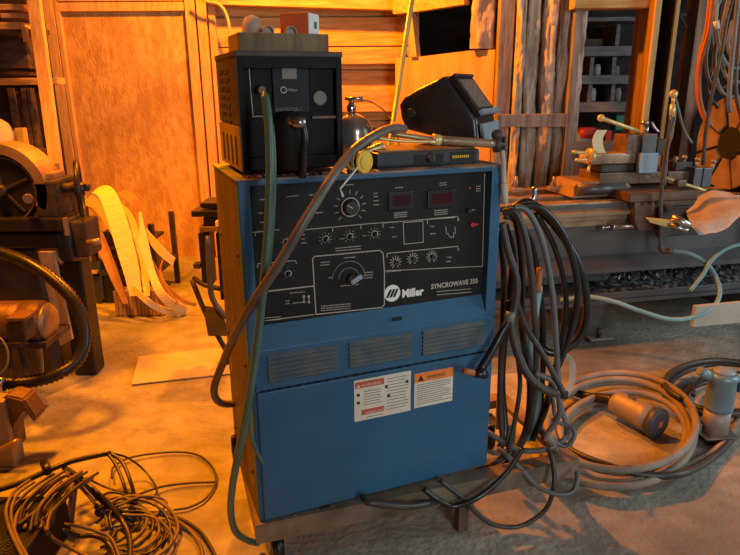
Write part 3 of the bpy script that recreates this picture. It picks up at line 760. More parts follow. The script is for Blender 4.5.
for i in range(len(pp_)):
    a, c = pp_[i], pp_[(i + 1) % len(pp_)]
    for s_ in range(4): fine.append(a.lerp(c, s_ / 4))
for tt, kk in ((0, .90), (.015, .95), (.05, .985), (.14, 1), (.5, 1.03), (.86, 1), (.95, .985), (.985, .95), (1, .90)):
    rings.append([t.verts.new(hp(v.x, v.z, tt, kk) + Vector((0, 0, dzh))) for v in fine])
n_ = len(fine)
for a, c in zip(rings, rings[1:]):
    for k in range(n_): t.faces.new((a[k], a[(k + 1) % n_], c[(k + 1) % n_], c[k]))
t.faces.new(rings[0][::-1]); t.faces.new(rings[-1])
b = B(); b._add(t, None, True); b.build('shell', M['helmet'], hel)
_a = Vector(hh(447, 77)); _b = Vector(hh(477, 120)); FNz = HA * (_a.y - _b.y) + Vector((0, 0, 1)) * (_b.x - _a.x); FNz.normalize()
def face(u, t, out):
    q = _a.lerp(_b, u); return hp(q.x, q.y, t, 1.0) + Vector((0, 0, dzh)) + FNz * out
def slab(name, u0, u1, t0, t1, o0, o1, m, parent):
    bb = B(); t = bmesh.new()
    vs = [t.verts.new(face(u, tt, o)) for o in (o0, o1) for (u, tt) in ((u0, t0), (u1, t0), (u1, t1), (u0, t1))]
    for f in ((0, 1, 2, 3), (7, 6, 5, 4), (0, 4, 5, 1), (1, 5, 6, 2), (2, 6, 7, 3), (3, 7, 4, 0)): t.faces.new([vs[i] for i in f])
    bb._add(t); return bb.build(name, m, parent)
fr = slab('window_frame', .02, .96, .06, .94, .001, .012, M['blackpaint'], hel)
slab('filter_window', .14, .80, .17, .83, .0121, .0145, M['lens'], fr)
slab('frame_lip', .88, .97, .06, .94, .0121, .022, M['paleblue'], fr)
slab('frame_lip', .02, .07, .06, .94, .0121, .018, M['greybox'], fr)
b = B(); q = hh(412, 113); q = H0 + HA * q[0] + Vector((0, 0, q[1] + dzh)); b.cyl(q - HE * .010, q + HE * .004, .012, n=20, bev=.002); b.build('headgear_knob', M['knob'], hel)
_c = hh(477.5, 124); _d = hh(479, 142)
def chn(q, t, o): return hp(q[0], q[1], t, 1.0) + Vector((0, 0, dzh)) + HA * o
b = B(); t = bmesh.new(); vs = [t.verts.new(chn(q, tt, o)) for o in (.002, .010) for q, tt in ((_c, .06), (_d, .08), (_d, .92), (_c, .94))]
for f in ((0, 1, 2, 3), (7, 6, 5, 4), (0, 4, 5, 1), (1, 5, 6, 2), (2, 6, 7, 3), (3, 7, 4, 0)): t.faces.new([vs[i] for i in f])
b._add(t); b.build('chin_guard', M['paleblue'], hel, 'chin guard with daylight painted on in pale blue')  # pale blue colour stands for daylight on the helmet's chin
# torch lying across the case
tc_ = thing('welding_torch', P(345, 133, 1.50), 'long brass-brown welding torch lying across the grey case in front of the helmet', 'torch')
b = B(); b.tube([P(437, 140, 1.55), P(470, 142, 1.575), P(494, 144, 1.60)], .0105, 16, 4); b.build('handle', M['ways'], tc_, 'thick brown handle')
b = B(); b.cyl(P(432, 139.5, 1.545), P(440, 140.3, 1.552), .013, n=18, bev=.001); b.build('collar', M['rod'], tc_)
b = B(); b.tube([P(392, 134, 1.52), P(415, 137, 1.53), P(435, 140, 1.547)], .0065, 12, 4); b.build('neck_tube', M['ways'], tc_)
b = B(); b.tube([P(370, 137, 1.50), P(400, 141, 1.51), P(436, 142, 1.53)], .0035, 8, 4); b.build('gas_tube', M['rod'], tc_)
b = B(); b.sphere(P(497, 135, 1.60), .014); b.cyl(P(497, 138, 1.60), P(497, 152, 1.60), .011, n=18, bev=.002); b.cyl(P(492, 144, 1.60), P(504, 144.5, 1.605), .008, n=16, bev=.001); b.build('valve', M['iron'], tc_)
b = B(); b.cyl(P(503, 140, 1.605), P(506, 140.3, 1.607), .009, n=16); b.cyl(P(503, 148, 1.605), P(506, 148.3, 1.607), .009, n=16); b.build('valve_wheel', M['rust'], tc_)
b = B(); b.tube([P(502, 150, 1.60), P(503.5, 165, 1.61), P(504, 185, 1.62)], .0065, 10, 4); b.cyl(P(504, 183, 1.62), P(505, 204, 1.62), .010, .008, n=14); b.build('hose_tail', M['paleboard'], tc_, 'pale cream hose tail')
# yellow-capped rolls
for (px, py, lab) in ((355, 160, 'left one of the two bright yellow round caps on the cabinet edge'), (365.5, 161, 'right one of the two bright yellow round caps, the thin white stick touching it')):
    q = P(px, py, 1.50 if px < 360 else 1.465)
    cp_ = thing('capped_tube', q, lab, 'tube', 'yellow-capped rod tubes')
    rr = .0265; z = ZT + rr + .001
    q = Vector((q.x, q.y, z)); d = Vector((-.72, .69, 0)).normalized()
    b = B(); b.cyl(q, q + d * .008, rr, n=28, bev=.002); b.build('cap', M['yellow'], cp_)
    b = B(); b.cyl(q + d * .0082, q + d * .014, rr * .9, n=24); b.build('tube_body', M['blackpaint'], cp_)
    b = B(); b.cyl(q - d * .0005, q - d * .002, rr * .62, n=24); b.build('cap_recess', M['yellow'], cp_)
# tungsten rods / thin sticks
b = B(); b.tube([P(366, 157, 1.475), P(340, 189, 1.40)], .0022, 8, 2); b.tube([P(340, 189, 1.40), P(343, 197, 1.39)], .0018, 8, 2)
b.build('filler_rod', M['white'], None, 'thin bent white filler rod hanging over the front edge by the yellow caps', 'rod')
b = B(); b.tube([P(366, 168, 1.49), P(380, 183, 1.44)], .0008, 6, 2); b.build('loose_wire', M['iron'], None, 'hair-thin dark wire poking down over the panel right of the yellow caps', 'wire')
# glass jar / spray cup behind the cooler corner
q = P(350, 128, 1.75); 
jr = thing('spray_gun_cup', (q.x, q.y, ZT), 'shiny silver spray cup with a small cap behind the right edge of the cooler', 'spray cup')
zj = P(352, 132, 1.75).z; zk = P(352, 114, 1.75).z; zz1 = P(352, 100, 1.75).z
b = B(); b.lathe([(.040, 0), (.050, .01), (.052, zk - ZT - .045), (.042, zk - ZT - .018), (.014, zk - ZT)], (q.x + .01, q.y, ZT + .001), (0, 0, 1)); b.build('cup', M['glass'], jr)
b = B(); b.lathe([(.012, 0), (.013, .018), (.008, .024), (.008, zz1 - zk)], (q.x + .004, q.y, zk + .0015), (0, 0, 1), 18); b.build('neck', M['chrome'], jr)
b = B(); b.cyl((q.x - .012, q.y, zz1 + .004), (q.x + .035, q.y - .01, zz1 + .004), .005, n=12); b.build('lever', M['steel'], jr)
# brass coloured items next to it
b = B(); q = P(372, 146, 1.62); b.tube([(q.x - .045, q.y, ZT + .012), (q.x - .01, q.y, ZT + .035), (q.x + .03, q.y + .01, ZT + .05)], .011, 12, 5); b.build('brass_fitting', M['rod'], None, 'short brass pipe fitting lying between the spray cup and the grey case', 'fitting')
b = B(); q0 = P(373, 131.5, 1.85); q1 = P(395, 129, 1.85); b.cyl((q0.x, q0.y, q0.z), (q1.x, q1.y, q1.z + .003), .004, n=10); b.cyl(q0 - Vector((.0, 0, .013)), q0 + Vector((0, 0, .013)), .007, n=12)
b.cyl(q0 - Vector((.02, 0, .0)), q0 - Vector((0.022, 0, .09)), .003, n=8)
b.build('tap_wrench', M['iron'], None, 'small dark tee-handled tool standing behind the thick grey hose', 'wrench')
# slim yellow rod leaning behind
b = B(); ra, rb = P(392.5, 126, 2.09), P(414, -12, 2.12); rc = ra + (ra - rb) * ((ra.z - .006) / (rb.z - ra.z)); b.cyl(rc, rb, .008, n=14); b.build('long_rod', M['rod'], None, 'long thin pale yellow rod standing upright behind the helmet', 'rod')
cable('thin_wire', [(352, 102, 1.76), (368, 101, 1.95), (381, 108, 1.93), (391, 119, 1.9), (396, 127, 1.80), (398, 140, 1.76), (399, 146, 1.74)], .0022, M['rust'], 'thin brown wire arching from the spray cup to the rod foot', 'wire', n=6)
# crumbs of swarf on the cabinet edge
b = B(TM); rnd = random.Random(9)
for i in range(90):
    x = rnd.uniform(.02, .30); y = rnd.uniform(.006, .03); s_ = rnd.uniform(.003, .010)
    b.box((x, y, s_ * .35), (s_, s_ * .8, s_ * .6), 0, Euler((rnd.random() * .6, rnd.random() * .6, rnd.random() * 3)).to_matrix().to_4x4())
b.build('grit', M['rust'], None, 'rusty crumbs and grit scattered along the front edge of the cabinet top', 'grit', None, 'stuff')

# ---------------------------------------------------------------- hoses at the front
cable('green_hose', [(GH.x, GH.y, GH.y), (265, 95, 1.33), (269, 130, 1.31), (270, 180, 1.29), (268, 230, 1.28), (263, 290, 1.27), (256, 350, 1.27), (247, 410, 1.28), (238, 455, 1.31), (232, 490, 1.36), (231, 515, 1.40), (236, 532, 1.43), (247, 540, 1.45), (258, 543, 1.48)][1:], .0092, M['green'], 'long green hose hanging from the cooler down the left front of the cabinet', 'hose')
cable('green_hose', [(264, 92, 1.355), (272, 130, 1.33), (274, 180, 1.31), (271, 240, 1.30), (264, 300, 1.30), (255, 360, 1.30), (250, 400, 1.32), (250, 430, 1.34), (256, 450, 1.36), (263, 463, 1.375)], .0052, M['green'], 'thinner pale green hose beside the long one, ending at the lower left of the door', 'hose')
M['hosegrey'] = mat('grey_brown_hose', (.10, .085, .065), (.17, .14, .105), 10, .42, bump=.05)
cable('power_hose', [(404, 129, 1.60), (393, 128, 1.54), (376, 135, 1.47), (353, 151, 1.40), (330, 180, 1.30), (305, 220, 1.25), (280, 262, 1.24), (255, 300, 1.28), (235, 335, 1.38), (222, 365, 1.50), (214, 388, 1.56), (217, 400, 1.60), (226, 404, 1.63), (238, 403, 1.66)], .0105, M['hosegrey'], 'thick grey-brown hose sweeping diagonally across the control panel down to the left side', 'hose')
b = B(); b.cyl(P(234, 436, 1.66), P(235, 453, 1.66), .010, n=14, bev=.001); b.cyl(P(235, 454, 1.66), P(235.4, 459, 1.66), .008, n=14); b.build('cable_plug', M['rubber'], None, 'small black plug with a brass tip hanging at the lower left side of the cabinet', 'plug')
#@@BUNDLE
# ---------------------------------------------------------------- cables hung on the right side of the welder
GB = 'welding cables hung on the right side of the cabinet'
rk = thing('cable_hook', mpt(MW + .001, .09, .75), 'steel hook on the right side of the cabinet carrying the looped cables', 'hook')
b = B(MM); b.lohi((MW + .0045, .06, .70), (MW + .010, .12, .80)); b.build('plate', M['steel'], rk)
b = B(MM); b.tube([(MW + .010, .09, .74), (MW + .06, .09, .745), (MW + .16, .09, .76), (MW + .17, .09, .80)], .008, 10, 5); b.build('hook_arm', M['steel'], rk)
L_ = [
 ([(508, 212, 1.72), (530, 203, 1.74), (560, 232, 1.76), (582, 275, 1.78), (586, 320, 1.80), (572, 345, 1.80), (548, 352, 1.80), (530, 330, 1.82)], .0125, 'rubber', 'outermost and widest black cable loop of the bundle, reaching nearest the lathe'),
 ([(512, 208, 1.70), (540, 208, 1.72), (566, 240, 1.74), (578, 290, 1.76), (570, 335, 1.77), (556, 372, 1.76), (545, 410, 1.74), (532, 440, 1.73)], .0105, 'rubber', 'black cable just inside the widest loop, running on down to the cart'),
 ([(506, 208, 1.70), (526, 210, 1.70), (542, 240, 1.70), (552, 290, 1.70), (556, 340, 1.72), (560, 400, 1.72), (567, 432, 1.70), (555, 446, 1.66), (530, 451, 1.66), (510, 446, 1.68), (488, 432, 1.72)], .0085, 'palewire', 'grey shiny cable whose lower loop swings round above the cart end'),
 ([(503, 212, 1.68), (517, 214, 1.67), (528, 250, 1.66), (534, 310, 1.66), (536, 370, 1.67), (528, 430, 1.68), (500, 470, 1.66), (460, 493, 1.58), (415, 506, 1.47), (372, 503, 1.42), (363, 497, 1.45)], .0095, 'rubbergrey', 'brown-grey cable sagging down past the cabinet and along the front of the cart rail'),
 ([(505, 216, 1.70), (516, 222, 1.71), (522, 270, 1.72), (522, 330, 1.72), (530, 390, 1.72), (522, 440, 1.70), (495, 462, 1.66), (470, 474, 1.62), (447, 478, 1.58)], .0095, 'rubbergrey', 'dusty cable tucked between the cabinet edge and the sagging cable'),
 ([(502, 222, 1.66), (508, 250, 1.65), (517, 282, 1.64), (514, 310, 1.63), (508, 322, 1.62)], .0105, 'rubbergrey', 'short thick cable coming down to the torch that lies over the louvres'),
 ([(516, 300, 1.66), (528, 330, 1.66), (545, 358, 1.65), (566, 397, 1.63)], .0085, 'rubbergrey', 'straight brown-grey lead running down right and ending above the orange floor patch'),
 ([(509, 300, 1.67), (514, 340, 1.65), (526, 372, 1.63), (542, 388, 1.62), (558, 394, 1.62)], .0125, 'rubbergrey', 'thick dusty torch lead crossing the bundle to the right'),
 ([(535, 373, 1.66), (552, 381, 1.65), (558, 395, 1.64), (559, 415, 1.65), (545, 437, 1.66)], .0085, 'palewire', 'short light grey loop hooked round the thick torch lead'),
 ([(536, 212, 1.75), (556, 252, 1.77), (566, 300, 1.78), (560, 345, 1.79), (548, 395, 1.78), (537, 425, 1.76)], .0085, 'rubber', 'inner black loop ending by the green lead'),
 ([(510, 215, 1.76), (530, 240, 1.78), (541, 300, 1.80), (543, 360, 1.80), (540, 420, 1.78), (545, 440, 1.74)], .0095, 'rubber', 'black cable hanging straight in the middle of the bundle'),
 ([(505, 225, 1.76), (513, 260, 1.78), (506, 320, 1.79), (502, 380, 1.80), (505, 430, 1.76), (500, 448, 1.73)], .0110, 'rubber', 'black cable hanging closest against the cabinet side'),
 ([(500, 230, 1.70), (504, 280, 1.70), (502, 340, 1.70), (500, 400, 1.72), (503, 445, 1.70)], .0090, 'rubberbrown', 'brown cable hanging beside the cabinet edge'),
 ([(513, 330, 1.68), (520, 380, 1.69), (515, 420, 1.69), (508, 450, 1.67)], .0070, 'rubbergrey', 'short grey lead low against the cabinet side'),
 ([(539, 286, 1.74), (534, 320, 1.74), (531, 350, 1.75), (538, 400, 1.75), (528, 440, 1.74)], .0115, 'teal', 'pale teal-green lead hanging in the middle of the bundle'),
 ([(552, 395, 1.70), (557, 420, 1.70), (572, 428, 1.68), (574, 438, 1.66), (564, 446, 1.66), (552, 440, 1.66)], .0065, 'palewire', 'small pale wire loop at the cart end just above the side rail'),
 ([(498, 448, 1.66), (518, 466, 1.62), (536, 485, 1.58), (556, 494, 1.56), (572, 492, 1.56), (577, 481, 1.58), (577, 473, 1.62)], .0075, 'palewire', 'light grey cable curling down round the right end of the cart rail'),
 ([(545, 440, 1.68), (552, 460, 1.62), (554, 485, 1.58), (545, 510, 1.57), (520, 526, 1.56), (495, 525, 1.55), (476, 513, 1.54), (465, 500, 1.52), (440, 480, 1.53)], .0070, 'rubbergrey', 'thin dark cable making the lowest loop on the floor below the rail'),
 ([(424, 489, 1.505), (440, 501, 1.500), (455, 506, 1.505), (480, 496, 1.515), (505, 474, 1.555), (523, 448, 1.60)], .0080, 'rubber', 'black cable running along in front of the rail over the short leg'),
]
M['rubberbrown'] = mat('brown_rubber', (.045, .028, .02), (.08, .05, .035), 10, .4)
for pts, r, m, lab in L_:
    cable('welding_cable', pts, r, M[m], lab, 'cable', GB)
# the orange sleeve on the teal lead, tape
b = B(); b.tube([P(540, 268, 1.73), P(537.5, 292, 1.73)], .0095, 12, 3); b.build('cable_sleeve', M['copper'], None, 'short orange sleeve on the teal lead in the hanging bundle', 'sleeve')
# lying torch with nozzle over the louvres
tt = thing('tig_torch', P(466, 373, 1.52), 'dark tig torch hanging from the bundle with its nozzle against the lower door', 'torch')
b = B(); b.tube([P(511, 318, 1.615), P(503, 330, 1.60), (P(494, 347, 1.58)), P(480, 371, 1.545)], [.009, .0125], 14, 5); b.build('torch_handle', M['rubber'], tt)
b = B(); b.tube([P(480, 371, 1.545), P(484, 374, 1.545)], .0115, 14, 3); b.cyl(P(474, 373, 1.535), P(487, 375, 1.545), .0115, n=18, bev=.002); b.build('torch_head', M['rubber'], tt)
b = B(); b.cyl(P(463, 370.5, 1.525), P(475, 373, 1.536), .0078, .009, n=16); b.build('nozzle', M['copper'], tt, 'orange-brown ceramic nozzle')
b = B(); b.cyl(P(511, 312, 1.62), P(509, 322, 1.612), .013, n=16); b.build('tape_wrap', M['palewire'], tt)
# clamp bits
b = B(); b.lohi(P(566, 395, 1.63) - Vector((.012, .006, .012)), P(566, 395, 1.63) + Vector((.006, .006, .012)), .003); b.build('lug', M['iron'], None, 'small dark cable lug at the end of the straight brown-grey lead', 'cable lug')
b = B(); pbox(b, 497, 392, 503, 430, 1.83, .02, .003); pbox(b, 503, 425, 516, 447, 1.84, .05, .004); b.build('ground_clamp', M['tin'], None, 'dusty pale ground clamp hanging low beside the cabinet side', 'clamp')
# pale perforated strip beyond the bundle
b = B(); b.ribbon([P(562, 352, 1.95), P(572, 362, 1.97), P(572, 380, 1.97), P(565, 398, 1.95)], Vector((.010, 0, 0)), .004); b.build('perforated_strap', M['paleboard'], None, 'pale perforated strap hanging at the right of the cable bundle', 'strap')

# ---------------------------------------------------------------- floor coils at the right
def coil(cx, cy, rx, ry, turns, r, seed, jit=.05, start=0.0, z0=None, tail=None, head=None):
    rr = random.Random(seed); pts = []; n = int(turns * 14)
    c = P(cx, cy, z=.02); ex = P(cx + rx, cy, z=.02); ey = P(cx, cy - ry, z=.02)
    ax = ex - c; ay = ey - c; a1, a2, a3 = rr.random() * 6, rr.random() * 6, rr.random() * 6
    for i in range(n + 1):
        q = i / 14; a = start + q * 2 * PI
        s = 1 + jit * (math.sin(a * .37 + a1) + .6 * math.sin(a * .83 + a2)); s2 = 1 + jit * (math.sin(a * .31 + a3) + .5 * math.sin(a * .7 + a1))
        z = r + .002 + (.5 + .5 * math.sin(a * .5 + a2)) * r * 1.6 + r * 1.25 * (q % 3)
        p = c + ax * (s * math.cos(a)) + ay * (s2 * math.sin(a)); p.z = z; pts.append(p)
    if head: pts = [Vector(h) for h in head] + pts
    if tail: pts = pts + [Vector(h) for h in tail]
    return pts
pts = coil(617, 430, 74, 44, 3.2, .014, 2, .05, 2.9, head=[P(548, 436, z=.30), P(556, 447, z=.12)], tail=[P(566, 420, z=.03), P(600, 400, z=.02), P(612, 400, z=.03)])
B().tube(pts, .0135, 10, 5).build('coiled_cable', M['rubbertan'], None, 'thick dusty tan cable coiled on the floor between the cart and the blue-grey plug', 'cable', 'coils on the floor')
pts = coil(624, 434, 62, 34, 1.35, .014, 5, .06, 3.4, head=[P(555, 450, z=.05)], tail=[P(690, 465, z=.016), P(728, 440, z=.016), P(738, 418, z=.018)])
B().tube(pts, .0125, 10, 5).build('coiled_cable', M['rubbertan'], None, 'tan cable of the middle coil that runs out rightwards below the blue-grey plug', 'cable', 'coils on the floor')
cable('floor_cable', [Z(556, 440, .05), Z(574, 452, .05), Z(600, 463, .06), Z(640, 474, .055), Z(680, 474, .05), Z(712, 458, .02), Z(733, 438, .016)], .0125, M['rubbergrey'], 'dark grey cable lying over the front of the tan coil', 'cable')
pts = coil(722, 392, 56, 24, 2.3, .014, 8, .05, 2.2)
B().tube(pts, .0125, 10, 5).build('coiled_cable', M['rubbergrey'], None, 'dark grey cable coiled on the floor around the blue-grey plug', 'cable', 'coils on the floor')
pts = coil(732, 396, 44, 17, 1.4, .012, 18, .05, 1.2)
B().tube(pts, .0105, 10, 5).build('coiled_cable', M['rubber'], None, 'innermost black cable ring behind the blue-grey plug', 'cable', 'coils on the floor')
# big connector lying in the coil
c0 = P(613, 401, z=.065); c1 = P(653, 421, z=.060); dx = (c1 - c0).normalized()
pc = thing('power_connector', c0, 'big dusty brown cylindrical cable connector with a dark blue face lying in the tan coil', 'connector')
b = B(); b.lathe([(.030, 0), (.044, .012), (.048, .03), (.048, .12), (.051, .125), (.051, (c1 - c0).length)], c0, dx, 32); b.build('connector_body', M['tin'], pc)
b = B(); b.lathe([(.054, 0), (.058, .004), (.058, .026), (.052, .030)], c1 + dx * .0005, dx, 32); cpb = b.build('connector_cap', M['capblue'], pc, 'dark blue round cap')
b = B(); sd = dx.cross(Vector((0, 0, 1))).normalized(); q = c1 + dx * .0315
rt = Matrix((( sd.x, dx.x, sd.cross(dx).x, 0), (sd.y, dx.y, sd.cross(dx).y, 0), (sd.z, dx.z, sd.cross(dx).z, 0), (0, 0, 0, 1)))
b.box(q, (.024, .002, .024), 0, rt); b.build('cap_mark', M['labelred'], cpb)
b = B(); b.box(c0 + dx * .08 + Vector((0, 0, .049)), (.03, .016, .01), .003, dx.to_track_quat('X', 'Z').to_matrix().to_4x4()); b.build('latch', M['steel'], pc)
b = B(); b.tube([c0 - dx * .001, c0 - dx * .05 + Vector((0, 0, -.012)), c0 - dx * .12 + Vector((0, 0, -.035)), c0 - dx * .22 + Vector((-.02, 0, -.045))], [.024, .014], 12, 5); b.build('cable_boot', M['rubber'], pc)
# blue-grey upright receptacle
q = P(714, 432, z=.03); r_ = .048
bp_ = thing('pin_and_sleeve_plug', (q.x, q.y, .03), 'upright blue-grey cylindrical plug with side horns standing in the right coil', 'plug')
zt = P(710, 372, q.y).z
b = B(); b.cyl((q.x, q.y, .036), (q.x, q.y, .036 + (zt - .03) * .38), r_ * .94, n=32, bev=.002); b.build('lower_sleeve', M['tin'], bp_, 'bare metal lower sleeve')
b = B(); zc = .0365 + (zt - .03) * .38; b.lathe([(r_, 0), (r_ * 1.03, .006), (r_, .012), (r_ * .98, (zt - zc) * .8), (r_ * 1.08, (zt - zc) * .84), (r_ * 1.08, (zt - zc) * .93), (r_ * .85, (zt - zc) * 1.0)], (q.x, q.y, zc), (0, 0, 1), 36); b.build('upper_housing', M['bluegrey'], bp_)
b = B(); b.lathe([(r_ * .80, 0), (r_ * .75, .006), (.01, .009)], (q.x, q.y, zt + .0005), (0, 0, 1), 32); b.build('lid', M['paleblue'], bp_)
b = B(); b.cyl((q.x - .045, q.y, zt - .02), (q.x - .095, q.y - .01, zt + .012), .020, .016, n=20, bev=.003); b.build('hinge_horn', M['bluegrey'], bp_)
b = B(); b.cyl((q.x + .048, q.y, zt - .045), (q.x + .12, q.y, zt - .035), .034, .030, n=24, bev=.004); b.build('cable_outlet', M['bluegrey'], bp_)
b = B(); b.box((q.x, q.y, .033), (.125, .11, .006), .002, Matrix.Rotation(.1, 4, 'Z')); b.box((q.x - .058, q.y + .01, .05), (.005, .05, .04), .001); b.build('mounting_plate', M['steel'], bp_)
b = B(); b.lohi((q.x - .04, q.y - .04, .0), (q.x + .04, q.y + .04, .029), .004); b.build('foot', M['rubber'], bp_)
#@@LATHE
# ---------------------------------------------------------------- the lathe
LY_ = .215; LO = P(540, 205, 2.95); LO.z = 0
LX = Vector((math.cos(LY_), math.sin(LY_), 0)); LN = Vector((-math.sin(LY_), math.cos(LY_), 0))
LM = Matrix.Translation(LO) @ Matrix.Rotation(LY_, 4, 'Z')
def lh(px, py, off=0.0):
    d = ray(px, py); o = LO + LN * off; t = (o - CAMLOC).dot(LN) / d.dot(LN); q = CAMLOC + d * t - LO
    return q.dot(LX), q.z
def lz(z_, px, py):     # x and depth in lathe frame of the point at height z_
    q = P(px, py, z=z_) - LO; return q.dot(LX), q.dot(LN)
lt = thing('metal_lathe', LO, 'big grey and rust-brown engine lathe along the right side with four-jaw chuck and swarf pan', 'lathe', rz=LY_)
zb = P(540, 205, 2.95).z
x0 = lh(500, 205)[0] - .15; x1 = lh(740, 200)[0] + .5
def lb(name, m, lo_, hi_, bev=.004, parent=None, label=None):
    b = B(LM); b.lohi(lo_, hi_, bev); return b.build(name, m, parent or lt, label)
b = B(LM)
for (a, c, dz) in ((0, .085, 0), (.22, .29, -.002), (.43, .50, .0)): b.lohi((x0, a, zb - .09), (x1, c, zb + dz), .004)
b.lohi((x0, .02, zb - .12), (x1, .48, zb - .085))
b.prism([(-.03, zb - .045), (-.002, zb - .028), (.0, zb - .06), (-.03, zb - .06)], (x0, 0, 0), (0, 1, 0), (0, 0, 1), x1 - x0)
b.build('bed_ways', M['ways'], lt)
b = B(LM); b.lohi((x0, -.004, zb - .06), (x1, .02, zb - .008), .002); b.build('bed_rack', M['greyiron'], lt)
zc = lh(620, 262, .03)[1]; zleg = .30
b = B(LM)
# casting with a hollowed lower side
xl = lh(608, 285, .03)[0]; xa = lh(628, 257, .03)[0]
b.prism([(x0, .30), (xl, .30), (xl + .01, zc - .06), (xa, zc), (x1, zc + .04), (x1, zb - .05), (x0, zb - .05)], (0, .03, 0), (1, 0, 0), (0, 0, 1), -.42, .006)
b.build('bed_casting', M['greyiron'], lt)
b = B(LM); b.prism([(xa - .01, zc - .02), (x1, zc + .02), (x1, zc + .05), (xa - .03, zc + .012)], (0, .008, 0), (1, 0, 0), (0, 0, 1), -.03, .004); b.prism([(.03, 0), (-.045, -.05), (-.045, -.075), (.03, -.09)], (x0, 0, zc + .045), (0, 1, 0), (0, 0, 1), x1 - x0, .004); b.build('casting_lip', M['greyiron'], lt)
# swarf pan
zp = .262; xp0, yp0 = lz(zp, 560, 309); _, yq = lz(zp, 691, 296); yp = -.13
b = B(LM); b.lohi((xp0 - .6, yp, zp - .012), (x1, .62, zp), .002); b.lohi((xp0 - .6, yp, zp - .03), (x1, yp + .006, zp + .028), .002); b.lohi((xp0 - .6, .614, zp), (x1, .62, zp + .1)); b.build('swarf_pan', M['greyiron'], lt)
b = B(LM); t = bmesh.new(); vs = []; gx0 = xl - .12
for i in range(70):
    col = []
    for j in range(26):
        x = gx0 + (x1 - gx0) * i / 69; y = yp + .05 + (.60 - yp - .05) * j / 25
        e = min(1, i / 10) * min(1, j / 5)
        z = zp + .003 + e * (.05 + .03 * noise.noise(Vector((x * 5, y * 5, 0))) + .022 * noise.noise(Vector((x * 30, y * 30, 2))) + .018 * random.random()) * (.6 + .5 * j / 25)
        col.append(t.verts.new((x, y, z)))
    vs.append(col)
for i in range(69):
    for j in range(25): t.faces.new((vs[i][j], vs[i + 1][j], vs[i + 1][j + 1], vs[i][j + 1]))
b._add(t)
rnd = random.Random(4)
for k in range(700):
    x = rnd.uniform(gx0 + .05, x1); y = rnd.uniform(yp + .08, .5); s_ = rnd.uniform(.008, .022)
    b.box((x, y, zp + .055 + .02 * rnd.random()), (s_, .003, .006), 0, Euler((rnd.random() * 3, rnd.random() * 1.5, rnd.random() * 6)).to_matrix().to_4x4())
o = b.build('metal_shavings', M['chip'], None, 'dark metal shavings heaped in the long pan under the lathe bed', 'metal shavings', None, 'stuff')
# foot
f0 = lh(588, 312, 0)[0]; f1 = lh(603, 312, 0)[0]
b = B(LM); b.prism([(f0 - .02, zp - .013), (f1 + .03, zp - .013), (f1, .05), (f1, .012), (f0, .012), (f0, .05)], (0, .02, 0), (1, 0, 0), (0, 0, 1), -.45, .003); b.build('leg', M['greyiron'], lt)
b = B(LM); b.lohi((f0 + .01, -.04, 0), (f1 + .05, .48, .0115), .003); b.build('foot_plate', M['tin'], lt)
b = B(LM); b.cyl((f1 - .02, -.015, .013), (f1 - .02, -.015, .06), .012, n=12); b.build('levelling_bolt', M['iron'], lt)
b = B(LM); b.lohi((x1 - .25, .02, .002), (x1 - .05, .47, zp - .013), .004); b.build('leg', M['greyiron'], lt)
# carriage: saddle, apron
def lrect(b, px0, py0, px1, py1, off, d, bev=.004):
    xa, za = lh(px0, (py0 + py1) / 2, off); xb, _ = lh(px1, (py0 + py1) / 2, off); zt = lh((px0 + px1) / 2, py0, off)[1]; zz = lh((px0 + px1) / 2, py1, off)[1]
    b.lohi((xa, off, zz), (xb, off + d, zt), bev); return b
cyo = -.06
sa = B(LM); xa, zt_ = lh(633, 200, cyo); xb, _ = lh(702, 200, cyo); _, zz = lh(640, 231, cyo)
sa.prism([(xa - .02, zb + .003), (xb, zb + .003), (xb, zb + .045), (xa - .02, zb + .045)], (0, cyo, 0), (1, 0, 0), (0, 0, 1), -.58, .004)
sa.build('saddle', M['rust'], lt)
b = B(LM); b.prism([(xa + .01, zb + .0), (xb, zb + .0), (xb, zz), (xa + .05, zz), (xa + .02, zz + .05)], (0, cyo, 0), (1, 0, 0), (0, 0, 1), -.05, .004); ap = b.build('apron', M['rust'], lt)
b = B(LM)
for (px, py) in ((643, 204), (650, 203), (657, 203), (648, 222), (661, 200)):
    x, z = lh(px, py, cyo); b.cyl((x, cyo, z), (x, cyo - .006, z), .008, n=12)
b.build('bolt_heads', M['iron'], ap)
b = B(LM); lrect(b, 660, 206, 702, 236, cyo - .03, .03, .006); b.build('gear_cover', M['iron'], ap)
b = B(LM); x, z = lh(668, 208, cyo - .03); b.cyl((x, cyo - .031, z), (x, cyo - .045, z), .018, n=18); b.build('hand_knob', M['iron'], ap); b = B(LM); x, z = lh(690, 215, cyo - .03); b.cyl((x, cyo - .031, z), (x, cyo - .055, z), .022, n=18); b.build('hand_knob', M['iron'], ap)
# rods
x, z = lh(612, 227, -.02); x2, z2 = lh(655, 225, -.02)
b = B(LM); b.cyl((x, -.02, z), (x2 + .02, -.02, z), .016, n=18); b.cyl((x - .045, -.02, z), (x, -.02, z), .008, n=12); b.cyl((x - .06, -.02, z), (x - .045, -.02, z), .014, n=12); b.cyl((x - .004, -.02, z), (x + .006, -.02, z), .022, n=18); b.build('feed_rod', M['steel'], lt, 'bright round steel rod')
# flat block on the bed (steady rest base) left of the saddle
b = B(LM); xa2, _ = lh(573, 190, .12); xb2, _ = lh(617, 190, .12)
b.prism([(0, 0), (.02, .05), (.05, .075), (.30, .075), (.34, .02), (.32, 0)], (xa2, .12, zb + .002), (1, 0, 0), (0, 0, 1), -.26, .004)
b.build('tool_slide', M['ways'], lt)
b = B(LM); x, z = lh(576, 186, .12); b.cyl((xa2 + .01, .105, zb + .045), (xa2 + .27, .105, zb + .045), .028, n=20, bev=.003); b.build('slide_roller', M['greyiron'], lt)
